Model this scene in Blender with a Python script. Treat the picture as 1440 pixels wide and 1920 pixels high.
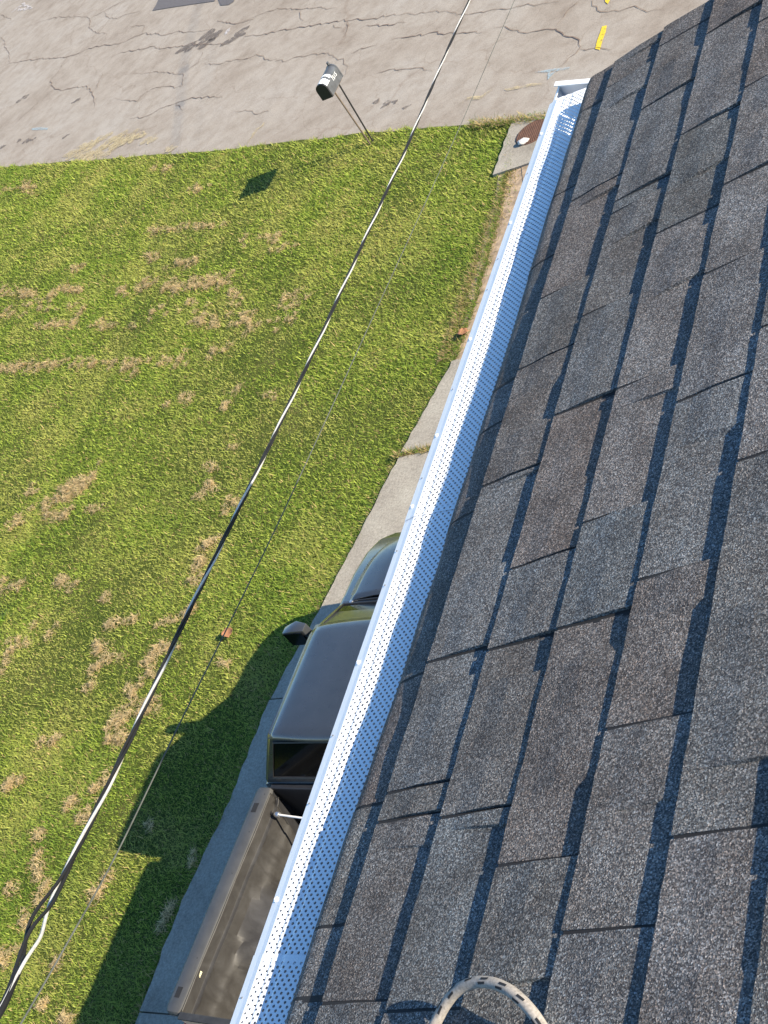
import bpy, bmesh, math, random
import numpy as np
from mathutils import Vector, Matrix
random.seed(7); rng = np.random.default_rng(7)
R = math.radians
scene = bpy.context.scene
for o in list(bpy.data.objects): bpy.data.objects.remove(o)

# ------------------------------------------------------------------ camera
CAMZ = 8.4
RM = np.array([[0.80613386, 0.27601164, -0.52341740],      # right
               [-0.14495920, -0.76548252, -0.62691573],    # down
               [-0.57370291, 0.58125217, -0.57707096]])    # forward
FPX = 2655.35
cd = bpy.data.cameras.new('camera'); cam = bpy.data.objects.new('camera', cd)
scene.collection.objects.link(cam); scene.camera = cam
cd.sensor_fit = 'VERTICAL'; cd.sensor_height = 36.0; cd.sensor_width = 27.0
cd.lens = FPX / 1920 * 36; cd.clip_start = 0.05; cd.clip_end = 2000
cam.matrix_world = Matrix(((RM[0][0], -RM[1][0], -RM[2][0], 0), (RM[0][1], -RM[1][1], -RM[2][1], 0),
                           (RM[0][2], -RM[1][2], -RM[2][2], CAMZ), (0, 0, 0, 1)))
# ------------------------------------------------------------------ sky + sun
SUN_EL, SUN_AZ = R(26.6), R(2.0)      # azimuth measured from +X towards +Y
w = bpy.data.worlds.new('World'); scene.world = w; w.use_nodes = True
nt = w.node_tree; sky = nt.nodes.new('ShaderNodeTexSky'); sky.sky_type = 'NISHITA'; sky.sun_disc = False
sky.sun_elevation = SUN_EL; sky.sun_rotation = math.pi / 2 - SUN_AZ
sky.air_density = 1.0; sky.dust_density = 0.3; sky.ozone_density = 3.0
bg = nt.nodes['Background']; hs = nt.nodes.new('ShaderNodeHueSaturation'); hs.inputs['Saturation'].default_value = 1.16
nt.links.new(sky.outputs[0], hs.inputs['Color']); nt.links.new(hs.outputs[0], bg.inputs[0]); bg.inputs[1].default_value = 0.114
sd = bpy.data.lights.new('sun', 'SUN'); sd.energy = 5.0; sd.angle = R(0.53); sd.color = (1.0, 0.885, 0.70)
sun = bpy.data.objects.new('sun', sd); scene.collection.objects.link(sun)
sv = Vector((math.cos(SUN_EL) * math.cos(SUN_AZ), math.cos(SUN_EL) * math.sin(SUN_AZ), math.sin(SUN_EL)))
sun.rotation_euler = sv.to_track_quat('Z', 'Y').to_euler(); sun.location = sv * 40
scene.view_settings.view_transform = 'Standard'; scene.view_settings.look = 'None'
scene.view_settings.exposure = 1.16; scene.view_settings.gamma = 1.0
scene.render.engine = 'CYCLES'; scene.render.resolution_x = 768; scene.render.resolution_y = 1024

# ------------------------------------------------------------------ helpers
def ray(p):
    d = RM.T @ np.array([(p[0] - 720) / FPX, (p[1] - 960) / FPX, 1.0]); return d / np.linalg.norm(d)
def at(p, z):                      # photo pixel -> point at height z
    d = ray(p); t = (z - CAMZ) / d[2]; return np.array([d[0] * t, d[1] * t, z])
PIT = R(14.643898); CP, SP = math.cos(PIT), math.sin(PIT); HROOF = 1.13
def roofpt(u, y, n=0.0):           # slope coordinate u, along-eave y, normal offset n
    return (u * CP - (n - HROOF) * SP, y, CAMZ + u * SP + (n - HROOF) * CP)
def on_roof(p, n=0.0):
    d = ray(p); nr = np.array([-SP, 0, CP]); t = -(HROOF - n) / (d @ nr); P = d * t
    return np.array([P[0], P[1], P[2] + CAMZ])
COL = scene.collection
def tag(o, label=None, cat=None, group=None, kind=None):
    if label: o['label'] = label
    if cat: o['category'] = cat
    if group: o['group'] = group
    if kind: o['kind'] = kind
    return o
def link(o, parent=None):
    COL.objects.link(o)
    if parent is not None: o.parent = parent
    return o
def mesh(name, v, f, mats, parent=None, smooth=False, origin=None, mi=None):
    v = [tuple(map(float, a)) for a in v]
    if origin is not None:
        v = [(a[0] - origin[0], a[1] - origin[1], a[2] - origin[2]) for a in v]
    me = bpy.data.meshes.new(name); me.from_pydata(v, [], f)
    for m in (mats if isinstance(mats, (list, tuple)) else [mats]): me.materials.append(m)
    if mi is not None: me.polygons.foreach_set('material_index', mi)
    if smooth: me.polygons.foreach_set('use_smooth', [True] * len(me.polygons))
    me.update()
    o = bpy.data.objects.new(name, me)
    if origin is not None: o.location = origin
    return link(o, parent)
def empty(name, loc=(0, 0, 0), rz=0):
    o = bpy.data.objects.new(name, None); o.location = loc; o.rotation_euler = (0, 0, rz); o.empty_display_size = 0.2
    return link(o)
class MB:
    def __init__(s): s.v = []; s.f = []
    def add(s, v, f):
        n = len(s.v); s.v += [tuple(a) for a in v]; s.f += [tuple(i + n for i in q) for q in f]; return s
    def box(s, x0, x1, y0, y1, z0, z1):
        return s.add([(x0, y0, z0), (x1, y0, z0), (x1, y1, z0), (x0, y1, z0), (x0, y0, z1), (x1, y0, z1), (x1, y1, z1), (x0, y1, z1)],
                     [(0, 3, 2, 1), (4, 5, 6, 7), (0, 1, 5, 4), (1, 2, 6, 5), (2, 3, 7, 6), (3, 0, 4, 7)])
    def loft(s, secs, cap=True, closed=True):
        n = len(secs[0]); v = [p for q in secs for p in q]; f = []
        for i in range(len(secs) - 1):
            for j in range(n if closed else n - 1):
                k = (j + 1) % n; f.append((i * n + j, i * n + k, (i + 1) * n + k, (i + 1) * n + j))
        if cap: f.append(tuple(range(n))[::-1]); f.append(tuple(range((len(secs) - 1) * n, len(secs) * n)))
        return s.add(v, f)
    def tube(s, pts, r, n=8, cap=True):
        pts = [Vector(p) for p in pts]; secs = []; up = Vector((0, 0, 1)); prev = None
        for i, p in enumerate(pts):
            t = (pts[min(i + 1, len(pts) - 1)] - pts[max(i - 1, 0)]).normalized()
            if prev is None:
                a = t.cross(up)
                if a.length < 1e-3: a = t.cross(Vector((1, 0, 0)))
            else: a = prev - t * prev.dot(t)
            a.normalize(); prev = a; b = t.cross(a); rr = r[i] if hasattr(r, '__len__') else r
            secs.append([tuple(p + (a * math.cos(2 * math.pi * k / n) + b * math.sin(2 * math.pi * k / n)) * rr) for k in range(n)])
        return s.loft(secs, cap)
    def grid(s, P):                # P[i][j] points
        a, b = len(P), len(P[0])
        return s.add([p for q in P for p in q], [(i * b + j, i * b + j + 1, (i + 1) * b + j + 1, (i + 1) * b + j) for i in range(a - 1) for j in range(b - 1)])
    def lathe(s, prof, n=24, axis='x'):   # prof: (r, h)
        secs = []
        for k in range(n):
            c, d = math.cos(2 * math.pi * k / n), math.sin(2 * math.pi * k / n)
            secs.append([(h, r * c, r * d) if axis == 'x' else (r * c, r * d, h) for r, h in prof])
        m = len(prof); v = [p for q in secs for p in q]
        f = [(k * m + j, ((k + 1) % n) * m + j, ((k + 1) % n) * m + j + 1, k * m + j + 1) for k in range(n) for j in range(m - 1)]
        return s.add(v, f)
    def build(s, name, mat, parent=None, smooth=False, bevel=0, origin=None, seg=2):
        o = mesh(name, s.v, s.f, mat, parent, False, origin); me = o.data
        bm = bmesh.new(); bm.from_mesh(me); bmesh.ops.remove_doubles(bm, verts=bm.verts, dist=1e-5)
        bmesh.ops.recalc_face_normals(bm, faces=bm.faces)
        if bevel:
            es = [e for e in bm.edges if len(e.link_faces) == 2 and e.calc_face_angle() > 0.6]
            bmesh.ops.bevel(bm, geom=es, offset=bevel, segments=seg, profile=0.5, affect='EDGES', clamp_overlap=True)
        bm.to_mesh(me); bm.free()
        if smooth:
            me.polygons.foreach_set('use_smooth', [True] * len(me.polygons))
            me.set_sharp_from_angle(angle=R(38))
        return o
# value noise on numpy arrays
_T = rng.random((256, 256))
def vnoise(x, y):
    xi = np.floor(x).astype(int); yi = np.floor(y).astype(int); fx = x - xi; fy = y - yi
    fx = fx * fx * (3 - 2 * fx); fy = fy * fy * (3 - 2 * fy)
    g = lambda a, b: _T[a & 255, b & 255]
    return (g(xi, yi) * (1 - fx) + g(xi + 1, yi) * fx) * (1 - fy) + (g(xi, yi + 1) * (1 - fx) + g(xi + 1, yi + 1) * fx) * fy
def fbm(x, y, o=3):
    s = 0; a = .5
    for _ in range(o): s = s + a * vnoise(x, y); x = x * 2.03 + 17.3; y = y * 2.03 + 5.1; a *= .5
    return s / (1 - .5 ** o)

# ------------------------------------------------------------------ materials
def newmat(name, rough=0.7, metal=0.0, base=(.5, .5, .5), spec=0.5):
    m = bpy.data.materials.new(name); m.use_nodes = True; b = m.node_tree.nodes['Principled BSDF']
    b.inputs['Base Color'].default_value = (*base, 1); b.inputs['Roughness'].default_value = rough
    b.inputs['Metallic'].default_value = metal; b.inputs['Specular IOR Level'].default_value = spec
    return m, m.node_tree, b
def N(nt, t, **k):
    n = nt.nodes.new(t)
    for a, b in k.items():
        if a.startswith('i_'): n.inputs[a[2:].replace('_', ' ')].default_value = b
        else: setattr(n, a, b)
    return n
def ramp(nt, fac, stops, interp='LINEAR'):
    r = nt.nodes.new('ShaderNodeValToRGB'); e = r.color_ramp.elements; r.color_ramp.interpolation = interp
    while len(e) < len(stops): e.new(0.5)
    for q, (p, c) in zip(e, stops): q.position = p; q.color = (*c, 1) if len(c) == 3 else c
    nt.links.new(fac, r.inputs[0]); return r.outputs[0]
def mix(nt, a, b, fac, mode='MIX'):
    m = nt.nodes.new('ShaderNodeMix'); m.data_type = 'RGBA'; m.blend_type = mode
    for s, x in ((m.inputs[6], a), (m.inputs[7], b), (m.inputs[0], fac)):
        if isinstance(x, (int, float)): s.default_value = x
        elif isinstance(x, tuple): s.default_value = (*x, 1)
        else: nt.links.new(x, s)
    return m.outputs[2]
def noise(nt, co, scale, detail=4, rough=.6, dist=0):
    n = N(nt, 'ShaderNodeTexNoise'); n.inputs['Scale'].default_value = scale; n.inputs['Detail'].default_value = detail
    n.inputs['Roughness'].default_value = rough; n.inputs['Distortion'].default_value = dist
    nt.links.new(co, n.inputs['Vector']); return n.outputs['Fac']
def pos(nt): return nt.nodes.new('ShaderNodeNewGeometry').outputs['Position']
def bump(nt, b, h, strength=.3, dist=.01):
    n = N(nt, 'ShaderNodeBump'); n.inputs['Strength'].default_value = strength; n.inputs['Distance'].default_value = dist
    nt.links.new(h, n.inputs['Height']); nt.links.new(n.outputs[0], b.inputs['Normal'])
def plain(name, base, rough=.6, metal=0, var=.25, scale=14, spec=.5):
    m, nt, b = newmat(name, rough, metal, base, spec); p = pos(nt)
    f = noise(nt, p, scale, 5); lo = tuple(c * (1 - var) for c in base); hi = tuple(min(1, c * (1 + var)) for c in base)
    nt.links.new(ramp(nt, f, [(.3, lo), (.7, hi)]), b.inputs['Base Color'])
    bump(nt, b, noise(nt, p, scale * 12, 2), .08, .004)
    return m

def shingle_material():
    m, nt, b = newmat('shingle_granules', .92, 0, (.1, .1, .1), .3); p = pos(nt)
    info = nt.nodes.new('ShaderNodeObjectInfo').outputs['Random']
    tint = ramp(nt, info, [(0, (.119, .108, .100)), (.25, (.107, .112, .110)), (.5, (.136, .131, .126)), (.75, (.107, .118, .122)), (1, (.130, .117, .107))])
    big = noise(nt, p, 9, 3, .6)
    tint = mix(nt, tint, ramp(nt, big, [(.3, (.74, .70, .68)), (.7, (1.22, 1.24, 1.26))]), 1.0, 'MULTIPLY')
    v = N(nt, 'ShaderNodeTexVoronoi', feature='F1'); v.inputs['Scale'].default_value = 540; nt.links.new(p, v.inputs['Vector'])
    sep = N(nt, 'ShaderNodeSeparateColor'); nt.links.new(v.outputs['Color'], sep.inputs[0])
    g = ramp(nt, sep.outputs[0], [(0, (.28, .28, .30)), (.35, (.62, .60, .60)), (.62, (1.05, 1.02, .99)), (.85, (1.65, 1.59, 1.52)), (1, (2.8, 2.7, 2.6))])
    hue = ramp(nt, sep.outputs[1], [(0, (1.1, .96, .88)), (.5, (1, 1, 1)), (1, (.92, 1.0, 1.08))])
    c = mix(nt, mix(nt, tint, g, 1.0, 'MULTIPLY'), hue, 1.0, 'MULTIPLY')
    fine = noise(nt, p, 800, 2, .7)
    c = mix(nt, c, ramp(nt, fine, [(.3, (.6, .6, .6)), (.7, (1.35, 1.35, 1.35))]), 1.0, 'MULTIPLY')
    nt.links.new(c, b.inputs['Base Color'])
    ad = N(nt, 'ShaderNodeMath', operation='ADD'); nt.links.new(v.outputs['Distance'], ad.inputs[0]); nt.links.new(fine, ad.inputs[1])
    bump(nt, b, ad.outputs[0], .55, .0012)
    return m
M = {}
M['shingle'] = shingle_material()
M['asphalt_black'] = plain('asphalt_mat_black', (.012, .012, .013), .85)
M['white_metal'] = plain('white_painted_aluminium', (.80, .81, .82), .38, 0, .03, 6)
M['galv'] = plain('dull_aluminium_inside', (.18, .18, .18), .6, 0, .2, 20)
M['siding'] = plain('pale_siding', (.62, .60, .55), .6, 0, .06, 3)
M['wood'] = plain('weathered_pole_wood', (.16, .11, .075), .85, 0, .3, 25)
M['deck'] = plain('roof_deck_felt', (.03, .03, .03), .9)

def road_material():
    m, nt, b = newmat('old_pale_asphalt', .9, 0, (.3, .28, .26), .25); p = pos(nt)
    a = noise(nt, p, .55, 5, .6); c = ramp(nt, a, [(.3, (.28, .235, .188)), (.5, (.338, .294, .243)), (.7, (.36, .322, .275))])
    s2 = noise(nt, p, 3.2, 8, .72, .2); c = mix(nt, c, ramp(nt, s2, [(.32, (.80, .77, .74)), (.55, (1, 1, 1)), (.75, (1.07, 1.06, 1.05))]), 1.0, 'MULTIPLY')
    s3 = noise(nt, p, 60, 4, .8); c = mix(nt, c, ramp(nt, s3, [(.3, (.72, .72, .73)), (.7, (1.26, 1.25, 1.24))]), 1.0, 'MULTIPLY')
    v = N(nt, 'ShaderNodeTexVoronoi', feature='DISTANCE_TO_EDGE'); v.inputs['Scale'].default_value = .55
    w1 = N(nt, 'ShaderNodeTexNoise'); w1.inputs['Scale'].default_value = 1.5; w1.inputs['Detail'].default_value = 6; nt.links.new(p, w1.inputs['Vector'])
    vm = N(nt, 'ShaderNodeVectorMath', operation='MULTIPLY_ADD'); nt.links.new(w1.outputs['Color'], vm.inputs[0]); vm.inputs[1].default_value = (.9, .9, 0); nt.links.new(p, vm.inputs[2])
    nt.links.new(vm.outputs[0], v.inputs['Vector'])
    hair = ramp(nt, v.outputs['Distance'], [(0, (.76, .70, .66)), (.008, (1, 1, 1))])
    c = mix(nt, c, hair, .6, 'MULTIPLY')
    nt.links.new(c, b.inputs['Base Color']); bump(nt, b, s3, .25, .006)
    return m
M['road'] = road_material()
def ragged(name, base, scale, lo, hi, amt=1.0):
    m, nt, b = newmat(name, .92, 0, base, .2); p = pos(nt)
    f = noise(nt, p, scale, 7, .75); a = ramp(nt, f, [(lo, (0, 0, 0)), (hi, (amt, amt, amt))])
    c = ramp(nt, noise(nt, p, 30, 4), [(.3, tuple(x * .85 for x in base)), (.7, tuple(x * 1.12 for x in base))]); nt.links.new(c, b.inputs['Base Color'])
    nt.links.new(a, b.inputs['Alpha']); return m
M['crack'] = plain('crack_dirt', (.19, .135, .10), .95, 0, .3, 30)
M['patch'] = plain('dark_asphalt_patch', (.11, .10, .10), .9, 0, .15, 20)  # dark colour standing in for a cast shadow on the road
M['stain'] = ragged('oil_stain', (.16, .135, .12), 9, .36, .58, .85)  # oil marks, also used to paint the cable connectors' shadows
M['sand'] = ragged('sandy_silt', (.50, .41, .25), 6, .38, .60, .8)
M['rust_stain'] = plain('rusty_silt', (.36, .26, .18), .95, 0, .1, 12)
M['yellow_paint'] = ragged('yellow_marking_paint', (.72, .52, .05), 18, .30, .46, .95)
M['blue_paint'] = ragged('pale_blue_marking_paint', (.36, .47, .52), 11, .36, .62, .75)
M['white_paint'] = ragged('white_marking_paint', (.58, .54, .52), 12, .38, .56, .8)
def concrete():
    m, nt, b = newmat('old_concrete', .9, 0, (.4, .37, .32), .3); p = pos(nt)
    c = ramp(nt, noise(nt, p, 1.3, 9, .72), [(.28, (.20, .175, .14)), (.45, (.32, .285, .235)), (.6, (.375, .34, .28)), (.78, (.43, .395, .335))])
    f = noise(nt, p, 45, 5, .85); c = mix(nt, c, ramp(nt, f, [(.3, (.55, .55, .54)), (.7, (1.32, 1.31, 1.29))]), 1.0, 'MULTIPLY')
    nt.links.new(c, b.inputs['Base Color']); bump(nt, b, f, .35, .006); return m
M['concrete'] = concrete()
M['soil'] = plain('bare_tan_soil', (.34, .25, .165), .95, 0, .45, 11)
def lawn_ground():
    m, nt, b = newmat('lawn_thatch', .95, 0, (.1, .1, .05), .1); p = pos(nt)
    c = ramp(nt, noise(nt, p, 1.3, 6, .7), [(.3, (.045, .07, .012)), (.55, (.075, .09, .02)), (.75, (.13, .115, .045))])
    f = noise(nt, p, 38, 4, .75); c = mix(nt, c, ramp(nt, f, [(.3, (.4, .4, .4)), (.7, (1.5, 1.5, 1.4))]), 1.0, 'MULTIPLY')
    nt.links.new(c, b.inputs['Base Color']); bump(nt, b, f, .6, .03); return m
M['lawn'] = lawn_ground()
def grass_mat():
    m, nt, b = newmat('grass_blades', .65, 0, (.1, .15, .03), .25)
    a = N(nt, 'ShaderNodeAttribute', attribute_name='tint'); nt.links.new(a.outputs['Color'], b.inputs['Base Color'])
    tr = N(nt, 'ShaderNodeBsdfTranslucent'); nt.links.new(a.outputs['Color'], tr.inputs[0])
    mx = N(nt, 'ShaderNodeMixShader'); mx.inputs[0].default_value = .38
    nt.links.new(b.outputs[0], mx.inputs[1]); nt.links.new(tr.outputs[0], mx.inputs[2])
    nt.links.new(mx.outputs[0], nt.nodes['Material Output'].inputs[0]); return m
M['grass'] = grass_mat()

# ------------------------------------------------------------------ ground, road, driveway
EDGE = [(-60, 33.8), (-40, 27.2), (-22.48, 20.56), (-15.02, 17.59), (-11.21, 16.24), (-8.57, 15.18), (-4, 13.4), (4, 10.3), (30, 0.3)]
def road_edge(x): return np.interp(x, [e[0] for e in EDGE], [e[1] for e in EDGE])
DRV = [(-30, -9.05), (3.02, -9.05), (4.08, -9.05), (5.18, -8.93), (6.11, -8.94), (7.48, -8.68), (9.21, -8.40), (10.49, -8.14), (10.9, -8.10), (12.38, -8.17), (14.18, -8.35), (15.3, -8.6)]
def drive_edge(y): return np.interp(y, [e[0] for e in DRV], [e[1] for e in DRV])
g = mesh('ground', [(-400, -400, -.12), (400, -400, -.12), (400, 400, -.12), (-400, 400, -.12)], [(0, 1, 2, 3)], M['lawn']); tag(g, kind='structure')
# road strip: near edge EDGE, far edge 10.5 m on
xs = np.linspace(-60, 30, 120); near = [(x, float(road_edge(x)) - .15, -.02) for x in xs]; far = [(x + 3.8, float(road_edge(x)) + 9.8, -.02) for x in xs]
P = [[tuple(np.array(a) * (1 - t) + np.array(b) * t) for a, b in zip(near, far)] for t in np.linspace(0, 1, 5)]
road = MB().grid(P).build('road', M['road']); tag(road, kind='structure')
# far verge beyond the road is the ground sheet; lawn sheet with gentle lumps
nx, ny = 150, 140
X = np.linspace(-34, -7.0, nx); Y = np.linspace(-4, 1, ny)
Pl = []
for j in range(ny):
    t = j / (ny - 1); row = []
    for x in X:
        y1 = float(road_edge(x)) - .02 + .10 * float(fbm(np.array([x * 2.1]), np.array([3.3]))[0])
        y = -4 + (y1 + 4) * t; z = .004 + .02 * (float(fbm(np.array([x * .9]), np.array([y * .9]))[0]) - .5)
        row.append((x, y, z))
    Pl.append(row)
lawn = MB().grid(Pl).build('lawn', M['lawn'], smooth=True); tag(lawn, kind='structure')
def jag(pts, amp, n, seed):
    rr = random.Random(seed); out = []
    for a, b in zip(pts, pts[1:] + pts[:1]):
        for k in range(n):
            t = k / n; out.append((a[0] + (b[0] - a[0]) * t + rr.uniform(-amp, amp), a[1] + (b[1] - a[1]) * t + rr.uniform(-amp, amp)))
    return out
def sheet(name, pts, z, mat, parent):
    c = (sum(p[0] for p in pts) / len(pts), sum(p[1] for p in pts) / len(pts), z)
    return mesh(name, [(p[0], p[1], z) for p in pts], [tuple(range(len(pts)))], mat, parent, origin=c)
drive = mesh('driveway', [(-9.0, -4, .0), (-5.0, -4, .0), (-5.0, 15.0, .0), (-8.3, 14.6, .0), (-7.6, 12.4, .0), (-7.7, 10.6, .0), (-8.35, 9.2, .0), (-8.9, 6, .0)],
             [tuple(range(8))], M['soil'], origin=None); drive.location.z = .024; tag(drive, kind='structure')
def slab(y0, y1, xl, xr, seed):
    rr = random.Random(seed); pts = []
    n = max(4, int((y1 - y0) / .09))
    for k in range(n + 1):
        y = y0 + (y1 - y0) * k / n; x = xl if xl is not None else float(drive_edge(y)) + .03
        pts.append((x + rr.uniform(-.012, .012) + .03 * (float(fbm(np.array([y * 1.7]), np.array([seed * 3.1]))[0]) - .5), y))
    loop = [(xr, y0)] + pts + [(xr, y1)]; loop = loop[::-1]
    top = [(a, b, .05 + rr.uniform(-.001, .001)) for a, b in loop]; bot = [(a, b, -.06) for a, b in loop]; m = len(loop)
    f = [tuple(range(m))] + [(i, (i + m), (i + 1) % m + m, (i + 1) % m) for i in range(m)]
    f = [f[0]] + [q[::-1] for q in f[1:]]
    o = mesh('concrete_slab', top + bot, f, M['concrete'], drive, origin=(sum(p[0] for p in loop) / m, (y0 + y1) / 2, 0)); o.location.z -= .024
for i, (a, b, xl) in enumerate([(-4, 0.1, None), (.115, 3.1, None), (3.115, 6.18, None), (6.195, 9.18, None), (9.24, 10.55, None), (10.565, 13.98, -7.62), (14.0, 15.16, -8.52)]):
    slab(a, b, xl, -5.05, i + 3)
soil = sheet('bare_soil', jag([(-8.10, 10.62), (-7.4, 10.62), (-7.35, 14.0), (-8.42, 14.05), (-8.28, 12.4), (-8.14, 11.2)], .05, 8, 4), .017, M['soil'], None); tag(soil, kind='structure')

# cracks, stains, paint and painted shadows on the road (flat sheets a few mm above it)
def A3(l): return [(x / 3, y / 3) for x, y in l]
def F45(l): return [(440 + x / 4.5, y / 4.5) for x, y in l]
def D36(l): return [(700 + x / 3.6, y / 3.6) for x, y in l]
CR = [A3(l) for l in [
    [(0, 380), (55, 355), (150, 338), (245, 330), (375, 318), (450, 295), (500, 270), (580, 255), (670, 245), (740, 215), (800, 190), (870, 187), (920, 198), (990, 178), (1080, 178), (1180, 165)],
    [(55, 355), (50, 300), (25, 260), (25, 230), (0, 205)],
    [(110, 160), (200, 130), (310, 95), (400, 92), (490, 92), (505, 105), (500, 165), (545, 185), (600, 185), (590, 240)],
    [(510, 100), (580, 65), (640, 30), (700, 0)], [(585, 65), (605, 100), (660, 100), (720, 75), (800, 60)], [(800, 190), (810, 140), (730, 150)],
    [(600, 330), (700, 290), (800, 275), (870, 258), (900, 272), (980, 265), (1080, 250), (1150, 245), (1300, 250)],
    [(700, 418), (800, 410), (870, 405), (940, 405), (1025, 418), (1030, 470), (1020, 485), (950, 485), (860, 495), (820, 520), (770, 570), (700, 562), (640, 550)],
    [(1025, 418), (1080, 375), (1120, 345), (1140, 290)],
    [(375, 318), (330, 400), (285, 455), (300, 500), (360, 505), (440, 485), (490, 490), (520, 520), (530, 550), (525, 610)],
    [(300, 500), (200, 590), (120, 660), (60, 720)], [(540, 500), (560, 450), (580, 400)],
    [(730, 665), (830, 655), (900, 610), (990, 580), (1060, 555), (1160, 540), (1250, 548)], [(990, 580), (1030, 620)],
    [(1150, 355), (1230, 362), (1290, 340), (1360, 335), (1440, 320)], [(1220, 115), (1330, 135), (1440, 95)], [(0, 80), (70, 110)]]]
CR += [F45(l) for l in [
    [(0, 520), (110, 490), (190, 455), (260, 495), (430, 515), (560, 470), (680, 458), (790, 448), (850, 490), (920, 515), (950, 560), (930, 650)],
    [(60, 305), (250, 285), (450, 245), (600, 220), (740, 200), (860, 178), (1000, 160), (1080, 165), (1200, 155), (1300, 130), (1440, 115)],
    [(0, 205), (150, 150), (270, 100), (380, 68), (470, 70), (560, 75), (700, 62), (800, 75), (870, 55), (950, 15)], [(555, 75), (545, 130), (580, 170)],
    [(950, 180), (950, 260), (900, 330)], [(960, 465), (1060, 410), (1200, 375)], [(820, 205), (850, 225), (910, 232)], [(1060, 235), (1200, 215), (1440, 190)],
    [(0, 940), (120, 935), (190, 960), (290, 940)]]]
CR += [D36(l) for l in [
    [(180, 97), (420, 75), (640, 95), (840, 60), (1000, 40), (1250, 10)],
    [(820, 180), (900, 185), (960, 212), (1040, 215), (1140, 205), (1215, 190), (1240, 210), (1290, 235), (1390, 262), (1400, 320), (1330, 390), (1270, 440)],
    [(1225, 185), (1300, 90), (1390, 0)], [(1400, 325), (1440, 335), (1500, 325), (1600, 335)], [(130, 262), (280, 245), (400, 215), (560, 225), (740, 215)], [(0, 500), (130, 470), (330, 458), (400, 480)],
    [(1470, 0), (1520, 80), (1650, 70), (1760, 40), (1850, 80), (1960, 60)]]]
def crack(px, wmax, z, mat, name, seed):
    rr = random.Random(seed); pts = [at(p, z)[:2] for p in px]; out = []
    for a, b in zip(pts, pts[1:]):
        L = np.linalg.norm(b - a); n = max(2, int(L / .09))
        for k in range(n): out.append(a + (b - a) * k / n + np.array([rr.gauss(0, .018), rr.gauss(0, .018)]))
    out.append(pts[-1]); m = len(out); V = []
    for i, p in enumerate(out):
        t = out[min(i + 1, m - 1)] - out[max(i - 1, 0)]; t = t / (np.linalg.norm(t) + 1e-9); q = np.array([-t[1], t[0]])
        wd = wmax * rr.uniform(.35, 1.0) * min(1, .3 + 4 * min(i, m - 1 - i) / m)
        V += [(*(p - q * wd / 2), z), (*(p + q * wd / 2), z)]
    o = mesh(name, V, [(2 * i, 2 * i + 1, 2 * i + 3, 2 * i + 2) for i in range(m - 1)], mat, road, origin=(*out[0], z))
for i, l in enumerate(CR): crack(l, .016 if i % 3 else .023, -.012, M['crack'], 'crack', i)
for i, l in enumerate([D36([(580, 700), (640, 660), (720, 655), (800, 605)]), D36([(880, 605), (990, 585), (1080, 565), (1170, 560)]), F45([(110, 1220), (140, 1150), (200, 1080), (250, 1030)])]):
    crack(l, .085, -.010, M['sand'], 'silt_streak', 90 + i)
def blotch(px, r, z, mat, name, seed, n=26):
    rr = random.Random(seed); c = at(px, z); ph = [rr.uniform(0, 6.28) for _ in range(4)]; pts = []
    for k in range(n):
        a = 2 * math.pi * k / n; q = r * (1 + .28 * math.sin(2 * a + ph[0]) + .22 * math.sin(3 * a + ph[1]) + .16 * math.sin(5 * a + ph[2]) + rr.uniform(-.14, .14))
        pts.append((c[0] + q * math.cos(a) * 1.25, c[1] + q * math.sin(a) * .8))
    sheet(name, pts, z, mat, road)
for i, (x, y, r) in enumerate([(187, 262, .22), (200, 272, .3), (215, 266, .26), (232, 262, .22), (250, 257, .2), (280, 262, .16), (168, 272, .2), (150, 283, .3), (178, 286, .25), (135, 288, .2), (260, 254, .16), (160, 296, .24), (190, 292, .2), (222, 272, .16), (318, 279, .12)]):
    blotch((x, y), r, -.012 + .0007 * i, M['sand'], 'silt_patch', 200 + i)
for i, (x, y, r) in enumerate([(392, 68, .27), (352, 89, .2), (444, 67, .22), (386, 82, .15), (43, 184, .13), (144, 188, .09), (50, 264, .1), (36, 263, .07), (62, 261, .06), (122, 256, .07), (5, 275, .08), (725, 194, .08), (706, 190, .06), (741, 190, .05), (762, 200, .05)]):  # leading spots are painted shadows of cable connectors, the rest oil
    blotch((x, y), r, -.013, M['stain'], 'oil_spot', 300 + i)
sheet('paint_mark', [tuple(at(p, 0)[:2]) for p in [(1128, 48), (1137, 46), (1135, 58), (1129, 74), (1124, 92), (1115, 90), (1119, 74), (1125, 58)]], -.012, M['yellow_paint'], road)
sheet('paint_mark', [tuple(at(p, 0)[:2]) for p in [(1132, -14), (1146, -14), (1143, -2), (1139, 6), (1134, 2)]], -.012, M['yellow_paint'], road)
sheet('paint_mark', [tuple(at(p, 0)[:2]) for p in [(1002, 134), (1030, 128), (1068, 124), (1066, 128), (1042, 132), (1034, 140), (1026, 148), (1026, 139), (1028, 134)]], -.012, M['blue_paint'], road)
sheet('paint_mark', [tuple(at(p, 0)[:2]) for p in [(57, 240), (75, 237), (91, 239), (88, 242), (60, 243)]], -.012, M['blue_paint'], road)
sheet('paint_mark', [tuple(at(p, 0)[:2]) for p in [(419, 63), (425, 55), (432, 50), (430, 57), (424, 64)]], -.012, M['white_paint'], road)
for l in [[(23, 23), (30, 17), (36, 12), (48, 10), (60, 16)], [(36, 12), (34, 18), (46, 17), (60, 15)], [(40, 7), (48, 8)]]: crack(l, .12, -.011, M['white_paint'], 'paint_mark', 77)
sheet('asphalt_patch', [tuple(at(p, 0)[:2]) for p in [(285, 19), (292, 8), (298, -6), (420, -30), (402, 1), (360, 7), (320, 13)]], -.011, M['patch'], road)  # cast shadow of an unknown object, painted as a dark sheet
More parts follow.
